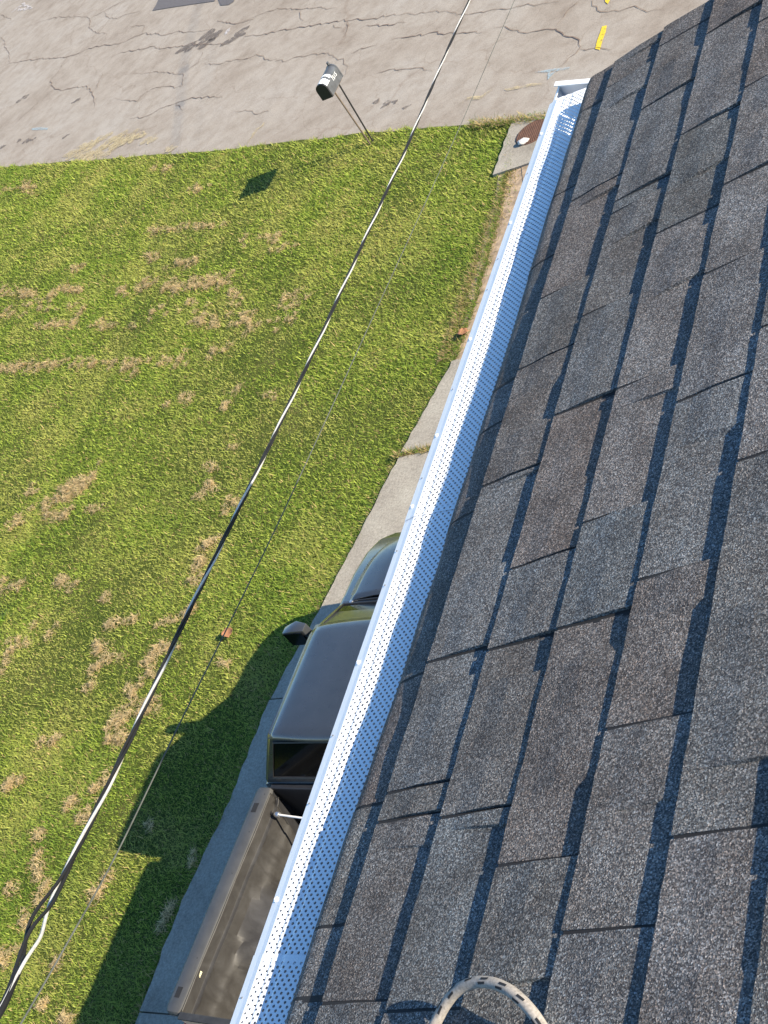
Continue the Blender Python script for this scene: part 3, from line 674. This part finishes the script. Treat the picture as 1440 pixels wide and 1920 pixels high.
def helix(P, ph, rad, pitch):
    out = []; s = 0
    for i, p in enumerate(P):
        if i: s += np.linalg.norm(P[i] - P[i - 1])
        yy = p[1]; k = 1 + 3.2 * math.exp(-((yy - YSP) / .085) ** 2); a = 2 * math.pi * s / pitch + ph + .5 * math.sin(s * .9)
        t = P[min(i + 1, len(P) - 1)] - P[max(0, i - 1)]; t /= np.linalg.norm(t); A = np.cross(t, [0, 0, 1]); A /= np.linalg.norm(A); B = np.cross(t, A)
        out.append(p + (A * math.cos(a) + B * math.sin(a)) * rad * k)
    return out
par(MB().tube(helix(P1, 0, .0042, .62), .0038, 6).build('bare_strand', M['neutral'], smooth=True), cab)
par(MB().tube(helix(P1, 2.1, .0042, .62), .0042, 6).build('insulated_strand', M['cable_black'], smooth=True), cab)
par(MB().tube(helix(P1, 4.2, .0042, .62), .0042, 6).build('insulated_strand', M['cable_black'], smooth=True), cab)
tp = [P1[i] for i in range(len(P1)) if P1[i][1] < YSP - .11]
par(MB().tube(tp, [.0082 if 0 < i < len(tp) - 1 else .005 for i in range(len(tp))], 8).build('black_sleeve', M['cable_black'], smooth=True), cab)
for yq in (20.4, 21.9):
    i = int(np.argmin(abs(P1[:, 1] - yq))); par(MB().tube([P1[i - 11], P1[i - 8], P1[i + 8], P1[i + 11]], [.01, .022, .022, .01], 8).build('splice', M['cable_black'], smooth=True), cab)
P2_ = resample(extend(C2, zc2, 7.2, 7.45), .06)
dw = MB().tube(P2_, .0019, 6).build('drop_wire', M['cable_grey'], smooth=True, origin=tuple(P2_[len(P2_) // 2])); tag(dw, 'thin single grey drop wire running beside the twisted service cable', 'wire')
def pole(loc, h, label):
    e = empty('utility_pole', (loc[0], loc[1], -.12)); tag(e, label, 'pole')
    MB().tube([(0, 0, -.3), (0, 0, h * .5), (0, 0, h + .12)], [.15, .13, .105], 16).build('shaft', M['wood'], e, smooth=True)
    MB().tube([(-.14, 0, h - .3), (.14, 0, h - .3)], .03, 8).build('bracket', M['galv'], e)
pole(POLE, 8.2, 'tall wooden utility pole across the street beyond the picture edge')
mst = MB(); mst.tube([(-1.62, -1.3, 5.2), (-1.62, -1.3, 7.75)], .03, 12); mst.tube([(-1.62, -1.3, 7.72), (-1.68, -1.3, 7.8), (-1.78, -1.3, 7.72)], [.035, .05, .045], 12); mst.tube([(-1.62, -1.3, 6.0), (-.95, -1.3, 6.0)], .014, 8); hb('service_mast', mst, M['galv'])

# ------------------------------------------------------------------ mailbox
M['mail_black'] = plain('chalky_black_mailbox_paint', (.075, .08, .088), .4, .1, .3, 12)
M['mail_dark'] = plain('mailbox_end_dark', (.01, .01, .011), .5)
M['tape'] = plain('white_duct_tape', (.66, .68, .69), .5, 0, .08, 30)
M['post_brown'] = plain('rusty_brown_post', (.12, .09, .065), .7, .2)
M['post_black'] = plain('black_post', (.012, .011, .011), .5)
mx, my = -11.216, 16.05
mb0 = empty('mailbox', (-11.14, 15.965, 0)); tag(mb0, 'black metal mailbox patched with white tape on thin leaning posts at the road edge', 'mailbox')
hw, hl, zb, zs, zt = .088, .245, .965, 1.115, 1.203
def arch(grow=0, n=12):
    pts = [(hw + grow, zb), (hw + grow, zs)] + [((hw + grow) * math.cos(a), zs + (zt - zs + grow) * math.sin(a)) for a in np.linspace(0, math.pi, n)[1:-1]] + [(-hw - grow, zs), (-hw - grow, zb)]
    return pts
def msec(yy, grow=0): return [(mx + a, yy, b) for a, b in arch(grow)]
def mbuild(mb, name, mat, **k): return par(mb.build(name, mat, **k), mb0)
mbuild(MB().loft([msec(my - hl), msec(my + hl)]), 'box', M['mail_black'], smooth=True)
mbuild(MB().loft([msec(my - hl - .006, .004), msec(my - hl + .022, .004)]), 'rear_rim', M['mail_dark'], smooth=True)
mbuild(MB().loft([msec(my + hl - .02, .005), msec(my + hl + .008, .005)]), 'door', M['mail_black'], smooth=True)
mbuild(MB().box(mx - .012, mx + .012, my + hl - .03, my + hl + .012, zt + .004, zt + .05), 'door_latch', M['mail_black'], bevel=.003)
def tape(y0, y1, i0, i1, seed):
    rr = random.Random(seed); ar = arch(.0022, 16)[i0:i1]
    m = mbuild(MB().grid([[(mx + a, yy + rr.uniform(-.012, .012), b) for a, b in ar] for yy in np.linspace(y0, y1, 4)]), 'tape_patch', M['tape'], smooth=True)
tape(my - .215, my - .095, 2, 14, 3); tape(my - .055, my - .015, 3, 12, 5); tape(my - .01, my + .01, 1, 9, 9)
fc = bpy.data.curves.new('number_text', 'FONT'); fc.body = '1515'; fc.size = .085; fc.extrude = .0015; fc.align_x = 'CENTER'; fc.align_y = 'CENTER'
fo = bpy.data.objects.new('number_tmp', fc); COL.objects.link(fo); bpy.context.view_layer.update()
dm = bpy.data.meshes.new_from_object(fo.evaluated_get(bpy.context.evaluated_depsgraph_get())); bpy.data.objects.remove(fo)
dm.materials.clear(); dm.materials.append(M['tape'])
num = bpy.data.objects.new('house_number', dm); link(num)
num.matrix_world = Matrix.Translation((mx + hw + .0025, my + .055, zs - .018)) @ Matrix(((0, 0, 1, 0), (1, 0, 0, 0), (0, 1, 0, 0), (0, 0, 0, 1)))
num.parent = mb0; num.matrix_parent_inverse = Matrix.Translation(-Vector(mb0.location))
mbuild(MB().tube([(-11.155, 15.945, -.05), (mx + .055, my - .10, zb + .002)], .0125, 8), 'post', M['post_brown'], smooth=True)
mbuild(MB().tube([(-11.115, 15.975, -.05), (mx + .07, my + .075, zb + .002)], .013, 8), 'post', M['post_black'], smooth=True)
mbuild(MB().box(mx - .07, mx + .08, my - .2, my + .2, zb - .012, zb - .001), 'base_board', M['post_brown'])

# ------------------------------------------------------------------ pickup truck
def paint():
    m, nt, b = newmat('dark_pewter_paint', .36, .45, (.04, .04, .035), .5); p = pos(nt)
    c = ramp(nt, noise(nt, p, 3.5, 5, .65), [(.3, (.052, .056, .060)), (.7, (.070, .074, .078))]); nt.links.new(c, b.inputs['Base Color'])
    rr = ramp(nt, noise(nt, p, 18, 5, .7), [(.3, (.25, .25, .25)), (.75, (.38, .38, .38))]); nt.links.new(rr, b.inputs['Roughness'])
    b.inputs['Coat Weight'].default_value = 1.0; b.inputs['Coat Roughness'].default_value = .18; return m
M['paint'] = paint()
def liner():
    m, nt, b = newmat('grey_plastic_bed_liner', .55, 0, (.06, .06, .06), .45); p = pos(nt)
    c = ramp(nt, noise(nt, p, 4.5, 5, .7, .6), [(.28, (.020, .018, .017)), (.5, (.034, .032, .030)), (.72, (.052, .050, .049))]); nt.links.new(c, b.inputs['Base Color'])
    bump(nt, b, noise(nt, p, 160, 2), .12, .003); return m
M['liner'] = liner()
M['rail'] = plain('grey_plastic_rail_cap', (.062, .062, .062), .5, 0, .15, 9)
M['glass'] = newmat('dark_tinted_glass', .08, 0, (.004, .0045, .005), .2)[0]
M['rubber'] = plain('black_rubber', (.015, .015, .015), .8)
M['trim'] = plain('black_plastic_trim', (.018, .018, .02), .5)
M['rim'] = plain('grey_wheel_rim', (.35, .35, .35), .35, .8)
M['chrome'] = plain('worn_chrome', (.65, .65, .65), .25, .9)
M['lamp'] = newmat('clear_lamp_lens', .1, 0, (.6, .6, .58))[0]
M['red_lens'] = newmat('red_lamp_lens', .15, 0, (.35, .01, .012))[0]
M['bar_white'] = plain('white_bar', (.78, .77, .75), .4, 0, .05)
M['decal'] = plain('pale_yellow_decal', (.72, .68, .42), .6, 0, .1, 50)
TR = (-6.769, 2.691, .05); tr = empty('pickup_truck', TR, -R(2.9)); tag(tr, 'dark grey compact pickup truck parked on the concrete driveway below the gutter', 'truck')
def tb(mb, name, mat, parent=None, **k): return mb.build(name, mat, parent or tr, **k)
zo = -.05   # local z offset (origin on slab top)
Z = lambda z: z + zo
HW = .885
def bodysec(v, top, hwid, bot=.34):
    r = [(hwid * .90, bot), (hwid * .985, bot + .16), (hwid + .012, top - .32), (hwid, top - .1), (hwid - .03, top - .02), (hwid - .075, top)]
    return [(a, v, Z(b)) for a, b in r] + [(-a, v, Z(b)) for a, b in r[::-1]]
tb(MB().loft([bodysec(1.895, 1.06, HW), bodysec(2.6, 1.065, HW + .005), bodysec(3.2, 1.07, HW + .005), bodysec(3.74, 1.06, HW)]), 'cab_body', M['paint'], smooth=True)
tb(MB().loft([bodysec(3.742, 1.055, HW), bodysec(4.0, 1.045, HW + .002), bodysec(4.25, 1.02, HW - .02), bodysec(4.42, .985, HW - .07), bodysec(4.53, .92, HW - .14), bodysec(4.575, .80, HW - .2)]), 'fenders', M['paint'], smooth=True)
# hood
Ph = []
for v in np.linspace(3.70, 4.53, 16):
    row = []; t = (v - 3.70) / .83; half = .765 - .02 * t - .17 * t ** 4
    for a in np.linspace(-1, 1, 21):
        z = 1.078 - .025 * t - .085 * t ** 3 - .035 * t ** 9 + .028 * (1 - a * a) - .022 * abs(a) ** 8 + .004 * math.exp(-((abs(a) - .62) / .05) ** 2)
        row.append((a * half, v - .035 * (a * a) * t - (.03 if t < .01 else 0) * a * a, Z(z)))
    Ph.append(row)
hood = tb(MB().grid(Ph), 'hood', M['paint'], smooth=True); so = hood.modifiers.new('thickness', 'SOLIDIFY'); so.thickness = .012; so.offset = -1
# cowl with wipers
tb(MB().grid([[(a, v, Z(z)) for a in (-.80, -.4, 0, .4, .80)] for v, z in ((3.44, 1.085), (3.60, 1.075), (3.672, 1.066))]), 'cowl', M['paint'])
for s in (-1, 1):
    wp = MB(); wp.tube([(s * .68, 3.62, Z(1.10)), (s * .40, 3.60, Z(1.108)), (s * .02, 3.585, Z(1.112))], [.014, .009, .006], 6); wo = tb(wp, 'wiper', M['trim'])
    MB().lathe([(0, .03), (.016, .026), (.02, 0)], 12, 'z').build('wiper_cap', M['chrome'], wo, smooth=True).location = (s * .665, 3.625, Z(1.092))
    tb(MB().tube([(s * .70, 3.655, Z(1.082)), (s * .3, 3.66, Z(1.09)), (0, 3.66, Z(1.093))], .008, 6), 'cowl_vent', M['trim'])
# greenhouse
def gh(t, z, r=0):
    hwid = .86 * (1 - t) + .545 * t; v0 = 1.90 * (1 - t) + 2.03 * t; v1 = 3.66 * (1 - t) + 3.055 * t; k = .035 + .01 * t
    c = [(-hwid + k, v0), (hwid - k, v0), (hwid, v0 + k), (hwid, v1 - k * 1.6), (hwid - k * 1.4, v1), (-hwid + k * 1.4, v1), (-hwid, v1 - k * 1.6), (-hwid, v0 + k)]
    return [(a, b, Z(z)) for a, b in c]
tb(MB().loft([gh(0, 1.058), gh(.25, 1.18), gh(.6, 1.345), gh(.9, 1.485), gh(.98, 1.515)]), 'cab_shell', M['paint'], smooth=True)
Pr = []
for b in np.linspace(-1, 1, 22):
    row = []
    for a in np.linspace(-1, 1, 20):
        q = (1 - abs(a) ** 14) * (1 - abs(b) ** 16)
        row.append((a * .548 * (1 - .03 * b ** 8), 2.555 + b * .535 + .035 * (1 - a * a) * b - .0, Z(1.512 + .030 * q + .022 * (1 - a * a) * (1 - b * b))))
    Pr.append(row)
rf = tb(MB().grid(Pr), 'cab_roof', M['paint'], smooth=True); so = rf.modifiers.new('thickness', 'SOLIDIFY'); so.thickness = .02; so.offset = -1
def lerp3(a, b, t): return tuple(a[i] + (b[i] - a[i]) * t for i in range(3))
def pane(name, bl, br, tr_, tl, off, th=.006):
    a, b, c, d = map(Vector, (bl, br, tr_, tl)); n = (b - a).cross(d - a).normalized() * 1.0
    return MB().loft([[tuple(p + n * (off)) for p in (a, b, c, d)], [tuple(p + n * (off - th)) for p in (a, b, c, d)]]), name
def glassq(name, q, off=.006, frame=True):
    mbq, nm = pane(name, *q, off); o = tb(mbq, nm, M['glass'])
    if frame:
        a = [Vector(p) for p in q]; n = (a[1] - a[0]).cross(a[3] - a[0]).normalized() * (off + .001)
        pts = [tuple(p + n) for p in a]; fr = MB().tube(pts + [pts[0], pts[1]], .011, 6); tb(fr, 'seal', M['trim'], o)
    return o
vR = lambda z: 1.90 + (z - 1.058) / .457 * .13
wR = lambda z: .86 - (z - 1.058) / .457 * .315
glassq('rear_window', [(-wR(1.12) + .10, vR(1.12), Z(1.12)), (wR(1.12) - .10, vR(1.12), Z(1.12)), (wR(1.47) - .075, vR(1.47), Z(1.47)), (-wR(1.47) + .075, vR(1.47), Z(1.47))], .007)
vF = lambda z: 3.66 - (z - 1.058) / .457 * .605
glassq('windshield', [(wR(1.11) - .09, vF(1.11), Z(1.11)), (-wR(1.11) + .09, vF(1.11), Z(1.11)), (-wR(1.48) + .09, vF(1.48), Z(1.48)), (wR(1.48) - .09, vF(1.48), Z(1.48))], .008)
for s in (-1, 1):
    q = [(s * (wR(1.1) + .0), 2.12, Z(1.1)), (s * wR(1.1), 3.42, Z(1.1)), (s * wR(1.47), 3.0, Z(1.47)), (s * wR(1.47), 2.16, Z(1.47))]
    glassq('side_window', q if s > 0 else [q[1], q[0], q[3], q[2]], .006)
    dl = MB(); dl.box(min(s * (HW + .008), s * (HW + .014)), max(s * (HW + .008), s * (HW + .014)), 2.10, 3.45, Z(.5), Z(.985)); d_ = tb(dl, 'door', M['paint'], bevel=.002)
    hd = MB(); hd.box(min(s * (HW + .012), s * (HW + .035)), max(s * (HW + .012), s * (HW + .035)), 2.2, 2.36, Z(.9), Z(.93)); tb(hd, 'handle', M['trim'], d_, bevel=.006)
    # mirror
    mi = MB(); x0_, x1_ = s * 1.20, s * .965
    mi.loft([[(x1_, 3.345, Z(1.05)), (x1_, 3.345, Z(1.225)), (x1_, 3.26, Z(1.225)), (x1_, 3.26, Z(1.05))], [(s * 1.08, 3.37, Z(1.035)), (s * 1.08, 3.37, Z(1.235)), (s * 1.08, 3.25, Z(1.235)), (s * 1.08, 3.25, Z(1.035))], [(x0_, 3.33, Z(1.05)), (x0_, 3.33, Z(1.22)), (x0_, 3.25, Z(1.22)), (x0_, 3.25, Z(1.05))]])
    mo = tb(mi, 'mirror', M['paint'], bevel=.012, smooth=True)
    g_ = MB(); g_.box(min(s * 1.185, s * .98), max(s * 1.185, s * .98), 3.242, 3.249, Z(1.055), Z(1.215)); tb(g_, 'mirror_glass', M['glass'], mo)
    ar_ = MB(); ar_.tube([(s * .83, 3.34, Z(1.08)), (s * .98, 3.32, Z(1.10))], .03, 8); tb(ar_, 'mirror_arm', M['trim'], mo)
# bed
BL = 1.85; zr_ = 1.08; fl_ = .56
for s in (-1, 1):
    ob = MB(); pr = [(HW * .9, .36), (HW + .01, .55), (HW + .012, .82), (HW, 1.0), (HW - .008, 1.055), (HW - .05, 1.058), (HW - .05, .36)]
    ob.loft([[(s * a, v, Z(b)) for a, b in pr] for v in (.03, .6, 1.25, BL)]); tb(ob, 'bedside', M['paint'], smooth=True)
    # liner: rail cap with rounded outer edge, stake pockets as black blocks painting the shade in the holes
    rc = MB(); cp_ = [(HW + .006, 1.045), (HW + .006, 1.066), (HW - .004, 1.080), (HW - .02, 1.086), (.755, 1.086), (.742, 1.080), (.738, 1.066), (.738, 1.045)]
    def rsec(v, k=1.0, dzz=0): return [(s * (.81 + (a - .81) * k), v, Z(b + dzz)) for a, b in cp_]
    rail = tb(MB().loft([rsec(.0, .55, -.016), rsec(.012, .82, -.004), rsec(.045, 1), rsec(.9, 1), rsec(1.80, 1), rsec(1.838, .88, -.003), rsec(1.846, .7, -.012)]), 'bed_rail', M['rail'], smooth=True)
    for v in (.155, 1.66):
        tb(MB().box(min(s * .795, s * .845), max(s * .795, s * .845), v - .04, v + .04, Z(1.05), Z(1.0875)), 'stake_pocket', M['asphalt_black'], rail)
    for v in (.42, 1.1, 1.45, 1.78):
        tb(MB().lathe([(0, .0025), (.004, .002), (.005, 0)], 8, 'z'), 'rivet', M['trim'], rail).location = (s * .775, v, Z(1.0862))
    # inner wall of the liner with ledges, vertical flutes and wheel hump
    Pw = []
    vs = np.linspace(.02, 1.80, 90); zs_ = [1.072, 1.06, 1.02, .985, .972, .966, .962, .93, .86, .80, .785, .74, .68, .62, .58, .555]
    for v in vs:
        row = []
        for z in zs_:
            wd = .738 + .012 * np.interp(z, [.56, 1.07], [1, 0])
            wd -= .030 * np.interp(z, [.962, .967], [1, 0]) + .012 * np.interp(z, [.78, .80], [1, 0])
            for vc, hwv in ((.16, .06), (.36, .06), (1.30, .05), (1.44, .05)):
                if z < .95: wd += .018 * math.exp(-((v - vc) / hwv) ** 6)
            r2 = ((v - .86) / .40) ** 2 + ((z - .50) / .30) ** 2
            if r2 < 1.6: wd -= .22 * (1 / (1 + math.exp((r2 - 1.0) * 9)))
            wd += .003 * math.sin(v * 9 + z * 4)
            cut = v
            if v > 1.5:   # front corner of the liner curves away
                zlim = np.interp(v, [1.5, 1.60, 1.68, 1.74, 1.80], [.35, .52, .78, .97, 1.0])
                z_ = max(z, zlim)
            else: z_ = z
            row.append((s * wd, v, Z(z_)))
        Pw.append(row)
    lw = tb(MB().grid(Pw), 'bed_liner_wall', M['liner'], smooth=True); so = lw.modifiers.new('thickness', 'SOLIDIFY'); so.thickness = .006
    tb(MB().lathe([(.006, .004), (.015, .005), (.018, .0)], 12, 'x'), 'tie_down_ring', M['trim'], lw).location = (s * .741, .215, Z(1.03))
    # wall behind the liner's front corner, coloured black for the cab's shadow
    iw = MB(); iw.box(min(s * .775, s * .79), max(s * .775, s * .79), 1.45, BL, Z(.55), Z(1.05)); tb(iw, 'bed_inner_panel', M['trim'])
fb = MB(); fb.box(-.83, .83, 0.03, BL, Z(.50), Z(.55)); tb(fb, 'bed_floor', M['liner'])
for k in range(13):
    x = -.66 + k * .11; tb(MB().box(x, x + .06, .05, 1.82, Z(.55), Z(.563)), 'floor_rib', M['liner'], bevel=.004)
tb(MB().box(-.79, .79, BL, BL + .044, Z(.5), Z(1.05)), 'bed_front_wall', M['trim'], bevel=.01)  # black colour stands in for the cab's shade on this wall
tg = tb(MB().box(-.73, .73, -.03, .015, Z(.52), Z(1.065)), 'tailgate', M['paint'], bevel=.012); tb(MB().box(-.1, .1, -.045, -.031, Z(.88), Z(.94)), 'handle', M['trim'], tg, bevel=.006)
tb(MB().box(-.735, .735, -.035, .02, Z(1.066), Z(1.083)), 'tailgate_cap', M['liner'], tg, bevel=.006)
# letters-like pale marks on the liner (too small to read)
rr = random.Random(11)
for k in range(9):
    v = .235 + k * .0125; h_ = rr.uniform(.015, .022)
    tb(MB().box(-.7365, -.7345, v, v + .009, Z(1.025 - .0), Z(1.025 + h_)), 'decal_letter', M['decal'])
# tail lamps, bumpers, headlamps, grille
for s in (-1, 1):
    tb(MB().box(min(s * .75, s * .885), max(s * .75, s * .885), -.012, .028, Z(.62), Z(.86)), 'tail_light', M['red_lens'], bevel=.01)
    tb(MB().box(min(s * .42, s * .66), max(s * .42, s * .66), 4.56, 4.60, Z(.68), Z(.80)), 'headlight', M['lamp'], bevel=.01)
tb(MB().box(-.41, .41, 4.56, 4.595, Z(.68), Z(.80)), 'grille', M['trim'], bevel=.008)
tb(MB().box(-.80, .80, 4.52, 4.68, Z(.42), Z(.60)), 'front_bumper', M['paint'], bevel=.04, smooth=True)
tb(MB().box(-.82, .82, -.16, -.035, Z(.42), Z(.56)), 'rear_bumper', M['chrome'], bevel=.02)
tb(MB().box(-.6, .6, .1, 4.4, Z(.26), Z(.36)), 'frame', M['trim'])
for v in (.86, 3.98):
    for s in (-1, 1):
        wh = empty('wheel'); wh.parent = tr; wh.location = (s * .80, v, .335)
        MB().lathe([(.2, -.10), (.30, -.105), (.325, -.085), (.335, -.04), (.335, .04), (.325, .085), (.30, .105), (.2, .10)], 32).build('tyre', M['rubber'], wh, smooth=True)
        MB().lathe([(.02, .06), (.06, .065), (.08, .04), (.17, .05), (.20, .095), (.205, .095), (.205, -.095)] if s > 0 else [(.02, -.06), (.06, -.065), (.08, -.04), (.17, -.05), (.20, -.095), (.205, -.095), (.205, .095)], 24).build('rim', M['rim'], wh, smooth=True)
        tb(MB().lathe([(.36, s * (.897)), (.40, s * .901), (.42, s * .897)], 32), 'wheel_arch', M['trim']).location = (0, v, .335)
# loose cargo bar across the bed front
Mw = Matrix.Translation(TR) @ Matrix.Rotation(-R(2.9), 4, 'Z')
def tw(p): return tuple(Mw @ Vector(p))
ob_ = tw((-.69, 1.66, Z(.985)))
cb = empty('cargo_bar', ob_); tag(cb, 'white rod with round knob end lying across the truck bed front', 'rod')
b_ = MB().tube([tw((-.67, 1.66, Z(.985))), tw((.1, 1.60, Z(.975))), tw((.755, 1.56, Z(.985)))], .009, 8).build('rod', M['bar_white'], smooth=True); par(b_, cb)
kn = MB().tube([tw((-.69, 1.662, Z(.985))), tw((-.682, 1.661, Z(.985))), tw((-.66, 1.66, Z(.985))), tw((-.638, 1.658, Z(.985))), tw((-.63, 1.657, Z(.985)))], [.005, .022, .028, .022, .005], 12).build('knob', M['chrome'], smooth=True); par(kn, cb)
hk = MB().tube([tw((-.755, 1.70, Z(.99))), tw((-.73, 1.665, Z(.985))), tw((-.69, 1.662, Z(.985)))], .012, 8).build('hook', M['trim'], smooth=True); par(hk, cb)

# ------------------------------------------------------------------ meter cover, stone, leaves, weed
M['iron'] = plain('rusty_cast_iron', (.14, .075, .05), .8, .3, .3, 20)
mc = empty('meter_cover', (-8.10, 14.68, .05)); tag(mc, 'round rusty iron utility cover set in the concrete apron by the road', 'utility cover')
MB().lathe([(0, .012), (.235, .012), (.25, .004), (.25, -.02)], 40, 'z').build('lid', M['iron'], mc)
for k in range(-7, 8):
    hh = math.sqrt(max(0, .225 ** 2 - (k * .03) ** 2)); MB().box(k * .03 - .007, k * .03 + .007, -hh, hh, .0122, .018).build('rib', M['iron'], mc)
def rock(name, c, r, mat, label, cat):
    bm = bmesh.new(); bmesh.ops.create_icosphere(bm, subdivisions=2, radius=1)
    for v_ in bm.verts: v_.co *= 1 + random.uniform(-.14, .14); v_.co.x *= r[0]; v_.co.y *= r[1]; v_.co.z *= r[2]
    me = bpy.data.meshes.new(name); bm.to_mesh(me); bm.free(); me.materials.append(mat); o = bpy.data.objects.new(name, me); o.location = c; link(o); tag(o, label, cat)
M['tape_stone'] = plain('pale_stone', (.55, .53, .5), .8)
c_ = at((982, 268), .05); rock('stone', (c_[0], c_[1], .075), (.085, .055, .035), M['tape_stone'], 'small pale stone lying beside the rusty utility cover', 'stone')
M['leaf'] = plain('dry_brown_leaf', (.27, .125, .06), .8, 0, .25, 30)
def leaf(px, z, L, az, label):
    c = at(px, z); P_ = []
    for i, t in enumerate(np.linspace(-1, 1, 9)):
        hw_ = .45 * L * max(.04, (1 - t * t)) ** .8
        P_.append([(t * L * .5, s_ * hw_ * (1 + .2 * math.sin(i * 2.1)), .012 * (t * t) + .02 * abs(s_) * .6 + .003 * math.sin(i)) for s_ in (-1, -.5, 0, .5, 1)])
    o = MB().grid(P_).build('leaf', M['leaf'], smooth=True); o.location = c; o.rotation_euler = (R(12), R(8), az); tag(o, label, 'leaf')
    so = o.modifiers.new('thickness', 'SOLIDIFY'); so.thickness = .0015
leaf((427, 1187), .05, .13, .6, 'curled reddish brown leaf lying on the lawn beside the drop wire')
leaf((868, 624), .045, .15, 1.9, 'orange brown leaf on the bare soil beside the gutter')
# bright weed tuft at the left picture edge
M['weed'] = plain('bright_weed_leaf', (.17, .27, .025), .6, 0, .3, 40)
wc = at((4, 1165), 0); we = empty('weed_clump', tuple(wc)); tag(we, 'bright yellow green weed clump at the left edge of the lawn', 'weed')
for k in range(70):
    a = random.uniform(0, 6.28); L = random.uniform(.07, .17); e = random.uniform(.3, 1.1); r0 = random.uniform(0, .09); wv_ = random.uniform(.008, .014)
    bx, by = r0 * math.cos(a * 1.7), r0 * math.sin(a * 1.7); dx, dy = math.cos(a), math.sin(a); V = []
    for t in (0, .5, 1):
        q = L * t; hh = q * math.sin(e) * (1 - .35 * t); ww = wv_ * (1 - t * .85); px_, py_ = bx + dx * q * math.cos(e), by + dy * q * math.cos(e)
        V += [(px_ - dy * ww, py_ + dx * ww, hh), (px_ + dy * ww, py_ - dx * ww, hh)]
    mesh('leaf', V, [(0, 1, 3, 2), (2, 3, 5, 4)], M['weed'], we)

# ------------------------------------------------------------------ rope on the shingles
M['rope'] = plain('pale_braided_rope', (.30, .27, .235), .9, 0, .3, 240)
M['fleck'] = plain('black_rope_tracer', (.012, .012, .014), .8)
RP = [((770, 2010), .010), ((795, 1965), .011), ((815, 1922), .014), ((832, 1888), .022), ((850, 1863), .029), ((872, 1847), .034), ((898, 1840), .036), ((930, 1844), .036), ((958, 1858), .034), ((985, 1882), .029), ((1005, 1906), .022), ((1022, 1935), .014), ((1040, 1975), .011), ((1060, 2030), .010)]
pts = [on_roof(p, n + .006) for p, n in RP]; PR = resample(pts, .004)
rope = empty('rope', tuple(PR[len(PR) // 2])); tag(rope, 'pale rope with black tracer flecks arching over the roof shingles', 'rope')
ro_ = par(MB().tube(PR, .0072, 14).build('sheath', M['rope'], smooth=True), rope)
k = 0; i = 4
while i < len(PR) - 6:
    for ph in (0.3, 1.25):
        if random.random() < .12: continue
        ph += random.uniform(-.12, .12); V = []; 
        for j in range(4):
            p = PR[i + j + (1 if ph > 1 else 0)]; t = PR[i + j + 1] - PR[i + j - 1]; t /= np.linalg.norm(t); A = np.cross(t, [-SP, 0, CP]); A /= np.linalg.norm(A); B = np.cross(A, t)
            for da in (-.2, .2):
                an = ph + .55 + da + .05 * j; V.append(p + (A * math.cos(an) + B * math.sin(an)) * .0076)
        par(mesh('tracer_fleck', V, [(0, 1, 3, 2), (2, 3, 5, 4), (4, 5, 7, 6)], M['fleck']), rope)
    i += random.choice([7, 8, 9])
